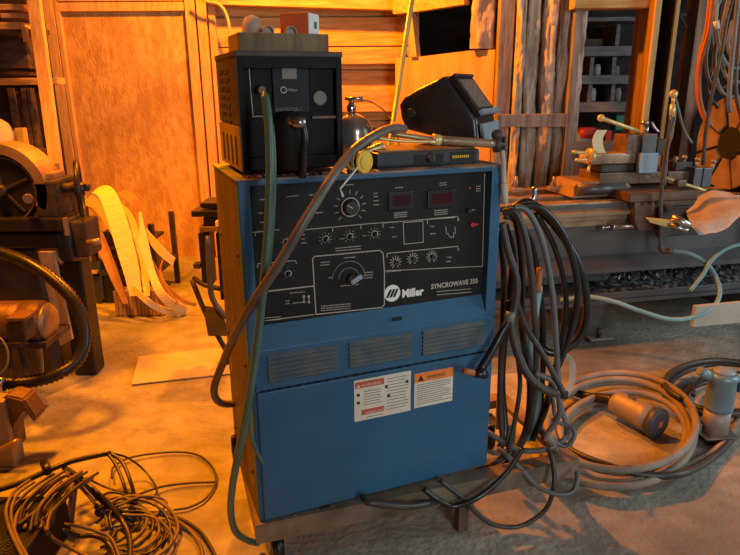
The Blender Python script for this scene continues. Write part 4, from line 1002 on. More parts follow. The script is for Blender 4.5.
# compound rest and tool posts
b = B(LM); lrect(b, 600, 172, 668, 184, .12, .2); b.build('cross_slide', M['rust'], lt)
b = B(LM); lrect(b, 591, 153.5, 646, 164, .12, .12, .006); b.build('compound_slide', M['ways'], lt)
b = B(LM); lrect(b, 601, 164.5, 648, 171.5, .13, .12, .003); b.build('slide_base', M['iron'], lt)
x, z = lh(590, 156, .15); b = B(LM); b.cyl((x - .012, .15, z), (x + .02, .15, z), .038, n=24, bev=.004); b.cyl((x - .05, .15, z), (x - .012, .15, z), .009, n=12); b.build('feed_dial', M['rod'], lt, 'brassy feed dial')
for (px, py, qx, qy) in ((588, 153, 573, 152), (590, 160, 576, 160), (590, 163, 588, 172)):
    b = B(LM); xa3, za3 = lh(px, py, .14); xb3, zb3 = lh(qx, qy, .12); b.tube([(xa3, .14, za3), (xb3, .12, zb3)], [.005, .009], 10, 3); b.build('feed_handle', M['rod'], lt)
def blk(px0, py0, px1, py1, off, d, name, m, label=None, bev=.004):
    b = B(LM); lrect(b, px0, py0, px1, py1, off, d, bev); return b.build(name, m, lt, label)
blk(627, 135, 642, 155, .12, .12, 'tool_block', M['rust']); blk(642.5, 134, 657, 154, .10, .12, 'tool_block', M['greyiron']); blk(657.5, 139, 667, 155, .12, .10, 'tool_block', M['iron'])
blk(640, 153, 658, 173, .08, .03, 'index_plate', M['paleblue'], 'pale scratched metal plate')
b = B(LM); x, z = lh(648, 127, .15); b.cyl((x, .16, z - .04), (x, .16, z + .01), .012, n=14); b.cyl((x - .012, .16, z + .011), (x - .012, .16, z + .03), .02, n=14); x, z = lh(651, 126, .15); b.tube([(x, .15, z + .02), (x + .015, .14, z - .01), (x + .04, .14, z - .03)], .008, 8, 4); b.build('clamp_nut', M['steel'], lt)
x, z = lh(601, 118, .16); x2, z2 = lh(638, 131, .16)
b = B(LM); b.tube([(x, .16, z), (x2, .16, z2)], .010, 10, 4); b.sphere((x, .16, z), .018); lv = b.build('clamp_lever', M['rod'], lt, 'long brassy clamp lever')
# second tool holder on the right
blk(668, 171, 708, 182, .10, .2, 'tool_rest', M['rust'])
for (a, c) in ((694, 702), (703, 712)): blk(a, 168, c, 187, .06, .06, 'tool_block', M['greyiron'])
blk(676, 162, 692, 171, .12, .10, 'tool_block', M['iron'])
for (px, py) in ((675, 162), (684, 161), (697, 163), (713, 165)):
    b = B(LM); x, z = lh(px, py, .14); b.cyl((x, .14, z - .03), (x, .14, z + .012), .008, n=12); b.sphere((x, .14, z + .018), .014); b.build('set_screw', M['ways'], lt)
b = B(LM); xa3, za3 = lh(657, 175, .05); xb3, zb3 = lh(712, 193, -.05); b.tube([(xa3, .05, za3), (xb3, -.05, zb3)], .008, 10, 3); b.build('feed_screw', M['rod'], lt); 
b = B(LM); x, z = lh(680, 183, .0); b.box((x, .0, z), (.05, .04, .035), .008); b.build('screw_bracket', M['rust'], lt); b = B(LM); b.box((lh(711, 192, -.05)[0], -.055, lh(711, 192, -.05)[1]), (.03, .03, .03), .006); b.build('screw_bracket', M['rust'], lt)
# chuck
cz_ = zb + .235; xc_, _ = lh(729, 143, .25); RCH = .25
ch = B(LM); ch.lathe([(RCH - .01, .012), (RCH, .02), (RCH, .09), (RCH - .02, .10)], (xc_, .25, cz_), (1, 0, 0), 48); chuck = ch.build('chuck_body', M['iron'], lt)
for k in range(8):
    a0 = k * PI / 4 + .30; t = B(); pl8 = []
    big = k % 2 == 0
    for i in range(7):
        a = a0 + .03 + (PI / 4 - .06) * i / 6; pl8.append((math.sin(a) * (RCH - .004), math.cos(a) * (RCH - .004)))
    for i in range(6, -1, -1):
        a = a0 + .09 + (PI / 4 - .18) * i / 6; rr_ = .095 if big else .085; pl8.append((math.sin(a) * rr_, math.cos(a) * rr_))
    t.prism(pl8, (xc_ - (.008 if big else .0), .25, cz_), (0, 1, 0), (0, 0, 1), .012 if not big else .02, .003); t.xf = LM
    t.build('chuck_jaw' if big else 'face_segment', M['chuck'], lt)
b = B(LM); b.cyl((xc_ + .006, .25, cz_), (xc_ + .02, .25, cz_), .082, n=28); b.build('chuck_bore', M['slot'], lt)
b = B(LM); b.lohi((xc_ + .10, .0, zb), (xc_ + .6, .5, zb + .42), .02); b.build('headstock', M['greyiron'], lt)
b = B(LM); b.lohi((xc_ - .05, .02, zb + .001), (xc_ + .55, .06, zb + .05), .004); b.build('bed_cover', M['greyiron'], lt)
b = B(LM); b.lohi((xc_ + .02, -.07, zb - .26), (xc_ + .6, -.002, zb - .01), .01); b.build('gearbox', M['iron'], lt)
# tailstock clutter at the left on the bed
for (px, py, w_, h_, lab) in ((515, 187, .05, .05, 'small rusty nut and stud standing on the bed left end'), (553, 184, .07, .045, 'small brassy clamp part on the lathe bed under the batts')):
    b = B(LM); x, z = lh(px, py, .30); b.lohi((x - w_ / 2, .27, zb + .016), (x + w_ / 2, .31, zb + .016 + h_ * .5), .005); b.cyl((x, .29, zb + .017 + h_ * .5), (x, .29, zb + .016 + h_ * 1.6), .012, .008, n=12); b.build('bed_clamp', M['ways'], None, lab, 'clamp')
# coolant standpipe with ball
q0 = P(662, 232, LO.y - .02 + .25); Yp = 2.98
pp0 = thing('coolant_pipe', P(661, 248, Yp), 'tall thin grey standpipe with a brass ball top in front of the lathe carriage', 'pipe')
b = B(); b.tube([P(661, 250, Yp), P(660.5, 236, Yp), P(661, 200, Yp), P(664, 165, Yp), P(668, 140, Yp), P(672, 116, Yp)], .010, 12, 5); b.build('pipe_body', M['greyiron'], pp0)
b = B(); b.cyl(P(672, 117, Yp), P(673, 104, Yp), .013, n=16, bev=.002); b.sphere(P(673.5, 94, Yp), .019); b.cyl(P(673, 104, Yp), P(673.4, 97, Yp), .008, n=10); b.build('ball_valve', M['rod'], pp0, 'brassy ball valve')
b = B(); b.tube([P(675, 97, Yp), P(678, 108, Yp), P(684, 130, Yp + .02), P(692, 143, Yp + .04)], .006, 10, 5); b.build('spout_tube', M['palewire'], pp0)
b = B(); b.tube([P(676, 108, Yp), P(672, 135, Yp - .02), P(668, 150, Yp - .02), P(665, 185, Yp - .02)], .005, 10, 5); b.build('side_tube', M['palewire'], pp0)
b = B(); b.tube([P(661, 246, Yp), P(663, 251, Yp), P(672, 251, Yp - .02)], .014, 12, 4); b.build('pipe_elbow', M['rust'], pp0)
cable('coolant_hose', [(672, 251, Yp - .02), (690, 254, Yp - .06), (708, 265, Yp - .1), (719, 285, Yp - .18), (718, 300, Yp - .24), (708, 311, Yp - .28), (690, 318, Yp - .3), (668, 319, Yp - .31), (640, 311, Yp - .3), (615, 302, Yp - .28), (588, 297, Yp - .24), (560, 300, Yp - .2)], .0105, M['teal'], 'long teal-grey hose looping from the standpipe elbow under the lathe pan edge', 'hose')
cable('coolant_hose', [(690, 291, Yp - .16), (702, 276, Yp - .14), (712, 260, Yp - .12), (728, 248, Yp - .1), (752, 242, Yp - .1)], .0095, M['teal'], 'short pale blue hose dipping into the swarf pan at the right edge', 'hose')
# rag and board lying on the apron
Yr = 2.83
b = B()
colpx = [((686, 212), (690, 224), (699, 235)), ((694, 205), (704, 219), (712, 233)), ((700, 196), (715, 210), (726, 228)), ((714, 191), (728, 203), (738, 217)), ((730, 193), (744, 199), (754, 208))]
t = bmesh.new(); G = []
cl_ = [spline([P(*c[0], Yr + .14), P(*c[1], Yr), P(*c[2], Yr - .07)], 8) for c in colpx]
for k in range(len(cl_[0])): G.append(spline([c[k] for c in cl_], 8))
NV_ = [[t.verts.new(p + Vector((0, 0, .012 * noise.noise(p * 9) + .004 * noise.noise(p * 30)))) for p in g] for g in G]
for a, c in zip(NV_, NV_[1:]):
    for k in range(len(a) - 1): t.faces.new((a[k], c[k], c[k + 1], a[k + 1]))
ext = bmesh.ops.solidify(t, geom=t.faces[:], thickness=.004)
b._add(t, None, True); b.build('shop_rag', M['rag'], None, 'white rag, orange lamp glow painted in, draped over the lathe apron below the chuck', 'rag')
b = B(); qa, qb = P(646, 220, Yr + .02), P(690, 232, Yr - .04)
b.prism([(0, 0), (.24, -.03), (.25, -.045), (.12, -.05), (.02, -.02)], P(647, 219, Yr - .02), Vector((1, .05, 0)), Vector((0, -.3, 1)), -.02, .002)
b.build('metal_sliver', M['rod'], None, 'flat rusty-yellow metal sliver sticking out left from under the rag', 'scrap')
b = B(); b.cyl(P(672, 217, Yr), P(690, 226, Yr - .04), .018, n=14, bev=.002); b.cyl(P(668, 224, Yr), P(688, 231, Yr - .04), .012, n=12); b.build('steel_bit', M['steel'], None, 'grey round steel bits poking out of the left end of the rag', 'bit')
# white board under the pan
b = B(); pbox(b, 690, 303, 770, 324, 2.72, .02, .003, LY_); b.build('dirty_board', M['paleboard'], None, 'dirty pale board leaning under the right end of the swarf pan', 'board')
b = B(); q = P(602, 128, 3.2); t_ = [P(602, 130, 3.15), P(598, 138, 3.15), P(598, 146, 3.15), P(601, 153, 3.15)]; b.ribbon(t_, Vector((.025, 0, 0)), .003); b.build('paper_tag', M['strap'], None, 'pale yellow paper strip hanging from the end of the brassy lever', 'tag')

# ---------------------------------------------------------------- shelf behind the bay
YS = 4.5
sh = thing('pigeonhole_shelf', P(610, 130, YS), 'dark dusty pigeonhole shelf in the bay behind the lathe', 'shelf')
b = B(); pbox(b, 570, 17, 650, 21, YS, .25); b.build('shelf_board', M['shelfwood'], sh)
for (a, c) in ((46, 56), (75, 84), (102, 112), (141, 152)):
    b = B(); pbox(b, 570, a, 645, c, YS, .3, .003); b.build('shelf_board', M['shelfwood'], sh)
for (x, a, c) in ((590, 57, 75), (612, 57, 75), (588, 84, 102), (611, 84, 102), (616, 24, 46)):
    b = B(); pbox(b, x, a, x + 4, c, YS + .02, .28, .002); b.build('divider', M['shelfwood'], sh)
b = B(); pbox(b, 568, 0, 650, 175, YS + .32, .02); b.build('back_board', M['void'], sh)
b = B(); pbox(b, 572, 152.5, 600, 180, YS + .05, .2, .004); b.build('drawer_box', M['shelfwood'], sh)
def misc(name, px0, py0, px1, py1, Y, d, m, label, cat, bev=.01, g=None):
    b = B(); pbox(b, px0, py0, px1, py1, Y, d, bev); return b.build(name, m, None, label, cat, g)
q = P(590, 128, YS + .05)
b = B(); z0 = P(590, 141, YS).z + .002; b.cyl((q.x - .08, q.y, z0 + .045), (q.x + .07, q.y, z0 + .045), .044, n=20, bev=.01); b.box((q.x - .02, q.y - .03, z0 + .06), (.08, .05, .06), .015); b.build('power_tool', M['red'], None, 'red rounded power tool lying on the bottom shelf board', 'tool')
misc('green_box', 616, 115, 624, 130, YS + .1, .1, mat('green_card', (.03, .22, .09), rough=.6), 'small green box behind the brassy lever on the shelf', 'box', .003)
misc('spray_can', 606, 131, 612, 141, YS + .02, .04, M['red'], 'small red tin at the foot of the pale strip on the shelf', 'tin', .006)
misc('white_card', 566, 118, 573, 133, 4.0, .01, M['paleboard'], 'small pale card fixed beside the light post of the shelf bay', 'card', .001)
for (px, py, w_, h_, m, lab) in ((597, 70, .05, .07, 'paleboard', 'pale jar shape standing for light on a divider, upper middle pigeonhole row, left'), (616, 69, .05, .06, 'shelfwood', 'jar shape standing for light on a divider, upper pigeonhole row, right'), (592, 96, .05, .09, 'paleboard', 'pale jar shape standing for light on a divider, lower pigeonhole row, left'), (617, 97, .05, .09, 'oldwood', 'brownish jar shape standing for light on a divider, lower pigeonhole row, right'), (594, 40, .12, .05, 'darkwood', 'low dark brown box on the top shelf board')):
    q = P(px, py, YS + .1); zf = P(px, {70: 75, 69: 75, 96: 102, 97: 102, 40: 46}[py], YS).z + .002
    b = B(); 
    if w_ > .1: b.lohi((q.x - w_ / 2, q.y, zf), (q.x + w_ / 2, q.y + .1, zf + h_), .004); b.build('storage_box', M[m], None, lab, 'box')
    else: b.lathe([(w_ / 2, 0), (w_ / 2, h_ * .75), (w_ * .38, h_ * .82), (w_ * .4, h_)], (q.x, q.y, zf), (0, 0, 1), 18); b.build('lit_divider_jar', M[m], None, lab, 'jar', 'stand-ins for lit dividers in the pigeonholes')  # jar shapes made up for the light on the shelf dividers
misc('grey_bin', 578, 133, 596, 141, YS + .02, .1, M['paleblue'], 'pale blue-grey low bin below the red tool', 'bin', .004)

# hanging cables at the top right
GH_ = 'cables hanging from above at the top right'
HC_ = [
 ([(714, -10, 3.3), (709, 30, 3.3), (701, 60, 3.3), (699, 90, 3.3), (703, 112, 3.3), (712, 126, 3.28)], .011, 'copper', 'leftmost orange-brown cable hanging beside the last wooden post'),
 ([(711, -10, 3.34), (706, 30, 3.33), (700, 55, 3.33), (697, 85, 3.34), (700, 108, 3.33), (706, 122, 3.3)], .009, 'copper', 'second orange-brown cable close behind the leftmost one'),
 ([(735, -10, 3.1), (727, 20, 3.1), (722, 50, 3.1), (713, 90, 3.1), (706, 130, 3.1), (703, 165, 3.1)], .009, 'rubbergrey', 'long straight grey cable slanting down to the chuck'),
 ([(739, -10, 3.05), (735, 30, 3.05), (731, 70, 3.05), (729, 100, 3.05), (730, 112, 3.06)], .011, 'palewire', 'pale grey straight cable dropping to the top of the chuck'),
 ([(722, -10, 3.2), (716, 15, 3.2), (718, 40, 3.2), (724, 60, 3.2), (733, 68, 3.2), (748, 66, 3.2)], .009, 'palewire', 'pale cable curving right in a low bow'),
 ([(730, -10, 3.25), (722, 30, 3.25), (721, 55, 3.25), (726, 76, 3.25), (736, 82, 3.25), (750, 80, 3.25)], .009, 'palewire', 'pale cable making the second bow underneath'),
 ([(728, -10, 3.3), (717, 40, 3.3), (715, 70, 3.3), (722, 92, 3.3), (734, 97, 3.3), (750, 94, 3.3)], .010, 'palewire', 'pale blue-grey cable making the lowest bow above the chuck'),
 ([(718, -10, 3.35), (710, 35, 3.35), (706, 60, 3.35), (710, 82, 3.35), (720, 88, 3.35), (732, 84, 3.35)], .009, 'rubberbrown', 'reddish brown cable bending behind the pale ones'),
 ([(725, -10, 3.38), (712, 25, 3.38), (714, 60, 3.38), (708, 90, 3.38), (718, 108, 3.38)], .009, 'rubber', 'black cable hanging behind the orange-brown pair'),
 ([(745, -10, 3.2), (739, 40, 3.2), (736, 90, 3.2), (742, 120, 3.2)], .010, 'rubberbrown', 'brown cable at the very edge of the picture'),
 ([(716, -10, 3.15), (717, 10, 3.15), (716, 22, 3.15)], .006, 'teal', 'thin teal cable ending in a cream plug'),
 ([(733, 20, 3.4), (728, 45, 3.4), (735, 60, 3.4), (748, 55, 3.4)], .010, 'palewire', 'short pale loop behind the straight pale cable'),
]
for pts, r, m, lab in HC_: cable('hanging_cable', pts, r, M[m], lab, 'cable', GH_)
b = B(); b.cyl(P(716, 21, 3.15), P(717.5, 29, 3.15), .014, .011, n=14); b.build('cream_plug', M['label'], None, 'small cream plug at the end of the thin teal cable', 'plug')
cable('sagging_cable', [(680, 14, 3.9), (686, 26, 3.9), (694, 36, 3.9)], .006, M['greyiron'], 'thin grey cord sagging between the dark post and the last post', 'cord')
b = B(); pbox(b, 672, 13, 687, 16, 3.9, .03, .003); b.build('conduit_end', M['greyiron'], None, 'short grey pipe end in the dark gap right of the second post', 'pipe')
#@@LEFT
# ---------------------------------------------------------------- left side machine
YM = 2.55
mt_ = thing('belt_machine', P(20, 300, YM), 'dark belt-driven iron machine at the left edge with a big pulley, shaft and handwheel', 'machine')
def mp(name, m, f, parent=None, label=None):
    b = B(); f(b); return b.build(name, m, parent or mt_, label)
c = P(3, 190, YM); K = 1 / FPX * (c - CAMLOC).dot(fwd)
def arc(b):
    n = 26; rs = (36 * K, 46 * K); pl_ = []
    for i in range(n + 1):
        a = math.radians(-25 + 205 * i / n); pl_.append((rs[1] * math.cos(a), rs[1] * math.sin(a)))
    for i in range(n, -1, -1):
        a = math.radians(-25 + 205 * i / n); pl_.append((rs[0] * math.cos(a), rs[0] * math.sin(a)))
    b.prism(pl_, c + Vector((0, .12, 0)), (1, 0, 0), (0, 0, 1), .14)
b = B(); arc(b)
b.build('belt_guard', M['ways'], mt_)
mp('pulley', M['blackpaint'], lambda b: b.lathe([(33 * K, 0), (34 * K, .006), (34 * K, .05), (33 * K, .055)], c + Vector((0, .055, 0)), (0, -1, 0), 44))
def rim(b): b.tube([c + Vector((32.5 * K * math.cos(a * PI / 16), -.003, 32.5 * K * math.sin(a * PI / 16))) for a in range(32)], .004, 8, 1, True)
mp('pulley_rim', M['rust'], rim)
mp('hub', M['iron'], lambda b: b.cyl(c, c + Vector((0, -.03, 0)), .022, n=20, bev=.003))
def spokes(b):
    for k in range(5):
        a = .4 + k * 2 * PI / 5; b.box(c + Vector((17 * K * math.cos(a), -.004, 17 * K * math.sin(a))), (24 * K, .006, .012), .002, Matrix.Rotation(-a, 4, 'Y'))
mp('pulley_spokes', M['iron'], spokes)
mp('housing', M['iron'], lambda b: (pbox(b, 34, 181, 56, 219, YM - .02, .2, .012)))
mp('housing_boss', M['rust'], lambda b: b.cyl(P(28, 199, YM - .09), P(28, 199, YM - .045), .020, n=18, bev=.003))
mp('bearing_cap', M['ways'], lambda b: pbox(b, 36, 173, 52, 181, YM + .01, .12, .008))
mp('drive_shaft', M['iron'], lambda b: (b.cyl(P(56, 188, YM + .06), P(78, 187, YM + .06), .020, n=20), b.cyl(P(78, 187, YM + .06), P(90, 188, YM + .06), .009, n=14), b.cyl(P(85, 187, YM + .06), P(89, 188, YM + .06), .016, n=14)))
def hw(b):
    q = P(79.5, 189, YM + .06); ax = Vector((.93, .37, .0)).normalized(); R0 = 27 * K
    s_ = ax.cross(Vector((0, 0, 1))).normalized()
    b.tube([q + (s_ * math.cos(a * PI / 16) + Vector((0, 0, 1)) * math.sin(a * PI / 16)) * R0 for a in range(32)], .011, 10, 1, True)
    for k in range(3):
        a = .9 + k * 2 * PI / 3; b.tube([q, q + (s_ * math.cos(a) + Vector((0, 0, 1)) * math.sin(a)) * R0], .008, 8, 2)
    b.cyl(q - ax * .02, q + ax * .02, .028, n=18)
mp('handwheel', M['blackpaint'], hw)
mp('bed_beam', M['blackpaint'], lambda b: (pbox(b, -40, 219, 58, 232, YM - .05, .3, .008), pbox(b, -40, 234, 60, 249, YM - .03, .28, .01)))
mp('base_cabinet', M['iron'], lambda b: (b.lohi((P(-40, 300, YM + .02).x, YM + .02, 0), (P(43, 300, YM + .02).x, YM + .27, P(0, 250, YM + .02).z), .01)))
mp('end_bracket', M['iron'], lambda b: (pbox(b, 56, 220, 70, 262, YM, .16, .008), pbox(b, 72, 222, 87, 258, YM + .02, .14, .010)))
mp('handle_stub', M['ways'], lambda b: b.cyl(P(87, 243, YM), P(100, 241, YM - .01), .013, n=14, bev=.003))
mp('gib_block', M['ways'], lambda b: (pbox(b, 63, 218, 67, 236, YM - .012, .02, .003), ))
mp('wedge', M['rust'], lambda b: b.tube([P(54, 250, YM - .02), P(57, 258, YM - .02), P(62, 264, YM - .02)], .010, 8, 4))
mp('cabinet_column', M['blackpaint'], lambda b: b.lohi((P(60, 280, YM + .08).x, YM + .08, 0), (P(83, 280, YM + .08).x, YM + .18, P(70, 262, YM + .08).z), .01))
mp('side_plate', M['oldwood'], lambda b: b.prism([(0, 0), (.062, .0), (.085, -.38), (.03, -.41)], P(40, 251, YM - .06), (1, 0, 0), (0, 0, 1), .02, .002))
# motor
m0 = P(-30, 322, YM - .30); m1 = P(47, 322, YM - .30); ax = Vector((1, 0, 0)); rm = 21 * (m1 - CAMLOC).dot(fwd) / FPX
mo_ = thing('electric_motor', m1 - Vector((0, 0, rm)), 'brown cylindrical electric motor lying crosswise at the left edge, lit orange on top', 'motor')
b = B(); b.lathe([(rm * .97, 0), (rm, .008), (rm, .20), (rm * .97, .205), (rm * .97, .212), (rm * 1.02, .215), (rm * 1.02, (m1 - m0).x - .02), (rm * .95, (m1 - m0).x)], m0, ax, 36); b.build('motor_body', M['rust'], mo_)
b = B(); b.lathe([(rm * .93, 0), (rm * .86, .012), (rm * .3, .016)], m1 + ax * .0005, ax, 30); b.build('end_bell', M['ways'], mo_)
b = B(); pbox(b, 6, 322, 24, 343, YM - .47, .08, .008); b.build('terminal_box', M['iron'], mo_)
b = B(); pbox(b, 6, 318, 25, 322, YM - .475, .09, .004); b.build('box_cover', M['rust'], mo_)
b = B(); q = P(30, 343, YM - .3); pbox(b, -20, 343, 46, 349, YM - .38, .2, .004); b.build('mounting_foot', M['iron'], mo_)
for k_, (pa, pb_, r, m) in enumerate((((38, 342), (41, 381), .011, 'ways'), ((20, 346), (28, 380), .012, 'iron'), ((8, 346), (12, 380), .012, 'iron'))):
    b = B(); b.tube([P(pa[0], pa[1], YM - .36), P((pa[0] + pb_[0]) / 2 + 1, (pa[1] + pb_[1]) / 2, YM - .36), P(pb_[0], pb_[1], YM - .38)], r, 10, 4); b.build('support_leg', M[m], mo_)
b = B(); b.lohi((P(-30, 392, z=.03).x, 2.02, 0), (P(46, 380, z=.03).x, 2.42, .028), .004); b.build('base_plate', M['iron'], mo_)
# corrugated hose
b = B(); b.tube([P(-20, 247, 2.38), P(5, 254, 2.36), P(30, 264, 2.33), P(55, 281, 2.30), P(73, 300, 2.27), (P(83, 322, 2.24)), P(84, 345, 2.20), P(76, 362, 2.16), P(60, 373, 2.12), P(40, 380, 2.10), P(15, 383, 2.08), P(-15, 381, 2.07)], .0255, 14, 10, ridge=.0085)
b.build('corrugated_hose', M['rubber'], None, 'fat black corrugated hose looping round in front of the brown motor', 'hose')
b = B(); b.cyl(P(-6, 392, 2.07), P(2, 386, 2.07), .022, n=18); b.tube([P(0, 402, 2.05), P(-2, 388, 2.05), P(3, 378, 2.07)], .014, 10, 4); b.build('hose_clamp', M['steel'], None, 'pale metal hose clamp at the left picture edge under the corrugated hose', 'clamp')
cable('motor_wire', [(-8, 334, 2.10), (2, 340, 2.10), (8, 352, 2.08), (7, 366, 2.06), (-2, 377, 2.05)], .004, M['palewire'], 'thin pale wire bowing at the left edge beside the motor', 'wire')
# flat bar on the floor
b = B(); a = P(44, 358, z=.02); c2 = P(87, 350, z=.02); d = (c2 - a); b.box(((a + c2) / 2).to_tuple()[:2] + (.021,), (d.length, .08, .04), .004, Matrix.Rotation(math.atan2(d.y, d.x), 4, 'Z')); b.build('steel_bar', M['rust'], None, 'dark flat steel bar lying on the floor behind the corrugated hose', 'bar')
# foot clamp / vice casting at lower left
b = B()
q = P(12, 440, 1.9)
b.prism([(0, 0), (.06, 0), (.065, .10), (.115, .16), (.14, .11), (.15, .13), (.12, .20), (.07, .215), (.02, .19), (0, .13)], P(-2, 452, 1.92), (1, 0, 0), (0, 0, 1), -.08, .006)
b.build('iron_hook', M['rust'], None, 'rust-brown hooked iron casting at the left edge below the corrugated hose', 'casting')
b = B(); pbox(b, -40, 402, 9, 470, 1.90, .07, .006); b.build('metal_case', M['tin'], None, 'dirty grey metal case at the left edge below the hooked casting', 'case')
b = B(); b.tube([P(-12, 458, 1.885), P(2, 449, 1.885), P(18, 441, 1.885)], .011, 10, 4); b.build('bent_bar', M['ways'], None, 'short orange-lit bent bar across the dirty grey metal case', 'bar')

# straps on a dark cart
YT = 3.62
jc = thing('scrap_cart', P(120, 300, YT), 'low dark cart full of shadowy parts under the pale straps by the back door', 'cart')
b = B(); q0 = P(84, 314, z=0); q1 = P(148, 316, z=0); hz = P(120, 205, YT).z
for x in (q0.x, q1.x - .03):
    for y in (YT + .02, YT + .42): b.lohi((x, y, .0), (x + .03, y + .03, hz * .8))
b.lohi((q0.x, YT + .02, .17), (q1.x, YT + .45, .2)); b.lohi((q0.x, YT + .02, hz * .55), (q1.x - .08, YT + .45, hz * .58)); b.build('cart_frame', M['iron'], jc)
b = B(); pbox(b, 90, 262, 102, 300, YT + .02, .1, .01); b.build('blue_canister', M['capblue'], jc)
b = B(); pbox(b, 103, 232, 132, 262, YT + .03, .15, .01); pbox(b, 104, 275, 118, 306, YT + .03, .15, .01); b.build('dark_block', M['blackpaint'], jc)
for (px, py, w_) in ((93, 271, 4), (103, 256, 3), (96, 246, 4)):
    b = B(); pbox(b, px - w_, py, px + w_, py + 3, YT - .01, .03, .003); b.build('bright_scrap', M['rod'], jc)
b = B(); pbox(b, 70, 235, 84, 312, YT + .2, .1, .006); b.build('side_box', M['darkwood'], jc)
cr = B(); c0_ = P(116, 316, z=0); c1_ = P(164, 316, z=0); n_s = 13; Yc = c0_.y
for k in range(n_s):
    xa_ = c0_.x + (c1_.x - c0_.x) * k / n_s; cr.lohi((xa_, Yc, .001 + .002 * (k % 2)), (xa_ + (c1_.x - c0_.x) / n_s - .003, Yc + .012, .15 + .004 * (k % 3)), .002)
cr.lohi((c0_.x, Yc + .013, .01), (c1_.x, Yc + .12, .14), .003)
cr.build('slatted_crate', M['crate'], None, 'small slatted wooden crate on the floor under the hanging straps', 'crate')
GS = 'webbing straps draped over the dark cart'
hw_ = Vector((.055, -.012, .0))
ST = [
 ([(88, 199, 3.5), (96, 190, 3.42), (106, 193, 3.3), (115, 213, 3.2), (124, 243, 3.1), (131, 270, 3.03), (136, 296, 2.98)], [(.01, 0, .015), (.035, .01, .02), (.048, 0, .012), (.045, 0, .006), (.030, 0, 0)], 'strap', 'widest pale yellow strap hanging down the front of the pile'),
 ([(84, 206, 3.45), (92, 201, 3.38), (103, 212, 3.3), (112, 226, 3.24), (118, 238, 3.2)], [(.01, 0, .03), (.012, 0, .035), (.012, 0, .03)], 'strap', 'pale strap showing behind the widest one at its left'),
 ([(112, 196, 3.35), (124, 193, 3.3), (135, 203, 3.24), (141, 218, 3.2), (143, 228, 3.18)], [(.015, .02, .012), (.024, 0, .012), (.018, 0, .0)], 'strapbrown', 'arch of strap, its shade painted brown, over the top right of the pile'),  # brown colour stands for the shade on this strap
 ([(140, 212, 3.2), (142, 228, 3.16), (146, 250, 3.1), (152, 273, 3.04), (160, 292, 2.98), (172, 304, 3.0), (186, 312, 3.07)], [(.006, 0, .002), (.018, 0, .004), (.02, 0, .0), (.024, 0, .008), (.012, 0, .028)], 'strap', 'pale strap running lowest right on to the floor'),
 ([(118, 204, 3.3), (128, 214, 3.25), (136, 236, 3.18), (142, 262, 3.1), (146, 284, 3.03), (147, 296, 3.0)], [(.012, 0, .01), (.022, 0, .004), (.020, 0, 0), (.014, 0, 0)], 'strap', 'narrow pale strap in the middle right of the pile'),
 ([(126, 226, 3.2), (133, 242, 3.16), (139, 262, 3.1), (141, 280, 3.05)], [(.010, 0, .0), (.018, 0, .0), (.010, 0, 0)], 'strap', 'short pale strap between the widest strap and the narrow one'),
 ([(140, 224, 3.2), (150, 238, 3.17), (162, 252, 3.15), (174, 262, 3.15)], [(.006, 0, .014), (.008, 0, .026), (.008, 0, .020)], 'strap', 'pale strap end sticking out to the right against the door'),
 ([(76, 208, 3.4), (86, 212, 3.3), (98, 236, 3.18), (109, 262, 3.08), (118, 285, 3.02), (126, 304, 2.98)], [(.015, 0, .02), (.030, 0, .01), (.028, 0, 0), (.014, 0, 0)], 'strapbrown', 'brown strap at the left of the pale ones'),
 ([(163, 258, 3.16), (160, 272, 3.1), (166, 290, 3.02), (178, 304, 3.0)], [(.005, 0, .008), (.006, 0, .010)], 'strapbrown', 'thin brown cord-like strap dropping at the right side of the pile'),
 ([(152, 262, 3.12), (166, 286, 3.06), (182, 300, 3.02), (196, 305, 3.02)], [(.006, 0, .008), (.008, 0, .008)], 'strapbrown', 'thin brown strap trailing over the floor at the far right of the pile'),
 ([(133, 288, 2.99), (146, 300, 2.95), (160, 309, 3.0), (178, 314, 3.05)], [(.008, 0, .014), (.010, 0, .016)], 'strap', 'pale strap end lying low across the slatted crate'),
]
for pts, wv, m, lab in ST:
    b = B(); b.ribbon([P(p[0], p[1], p[2] + .36) for p in pts], [Vector(w) * 1.12 for w in wv], .004); b.build('webbing_strap', M[m], None, lab, 'strap', GS)

# leaning timber and shelf at the far left
b = B(); q = [P(25, -12, 4.1), P(37, -12, 4.1), P(60, 165, 3.95), P(49, 165, 3.95)]
t = bmesh.new(); vs = [t.verts.new(p) for p in q] + [t.verts.new(p + Vector((0, .04, 0))) for p in q]
for f in ((0, 1, 2, 3), (7, 6, 5, 4), (0, 4, 5, 1), (1, 5, 6, 2), (2, 6, 7, 3), (3, 7, 4, 0)): t.faces.new([vs[i] for i in f])
b._add(t); e = P(55, 165, 3.95); b.build('leaning_timber', M['pine'], None, 'bright orange-lit timber leaning left of the door in front of the shelves', 'timber')
b = B(); b.lohi((P(58, 180, 3.9).x, 3.9, .001), (P(63, 180, 3.9).x, 3.93, P(60, 134, 3.9).z), .003); b.build('short_stake', M['pine'], None, 'short thin bright stake standing at the foot of the leaning timber', 'stake')
lf = thing('lumber_rack', P(10, 200, 4.2), 'dark wooden storage rack at the upper left with timber shelves', 'rack')
b = B(); pbox(b, -60, 78, 58, 85, 4.15, .1, .004); b.build('shelf_board', M['pine_h'], lf)
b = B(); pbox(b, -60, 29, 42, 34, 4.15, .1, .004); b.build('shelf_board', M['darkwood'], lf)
b = B(); pbox(b, 40, -30, 47, 230, 4.35, .1, .004); b.build('upright', M['postwood'], lf)
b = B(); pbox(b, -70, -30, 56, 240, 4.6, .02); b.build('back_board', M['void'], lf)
for (x, w_) in ((14, 7), (27, 5), (33, 4)):
    b = B(); pbox(b, x, 88, x + w_, 180, 4.3, .06, .004); b.build('upright', M['darkwood'], lf)
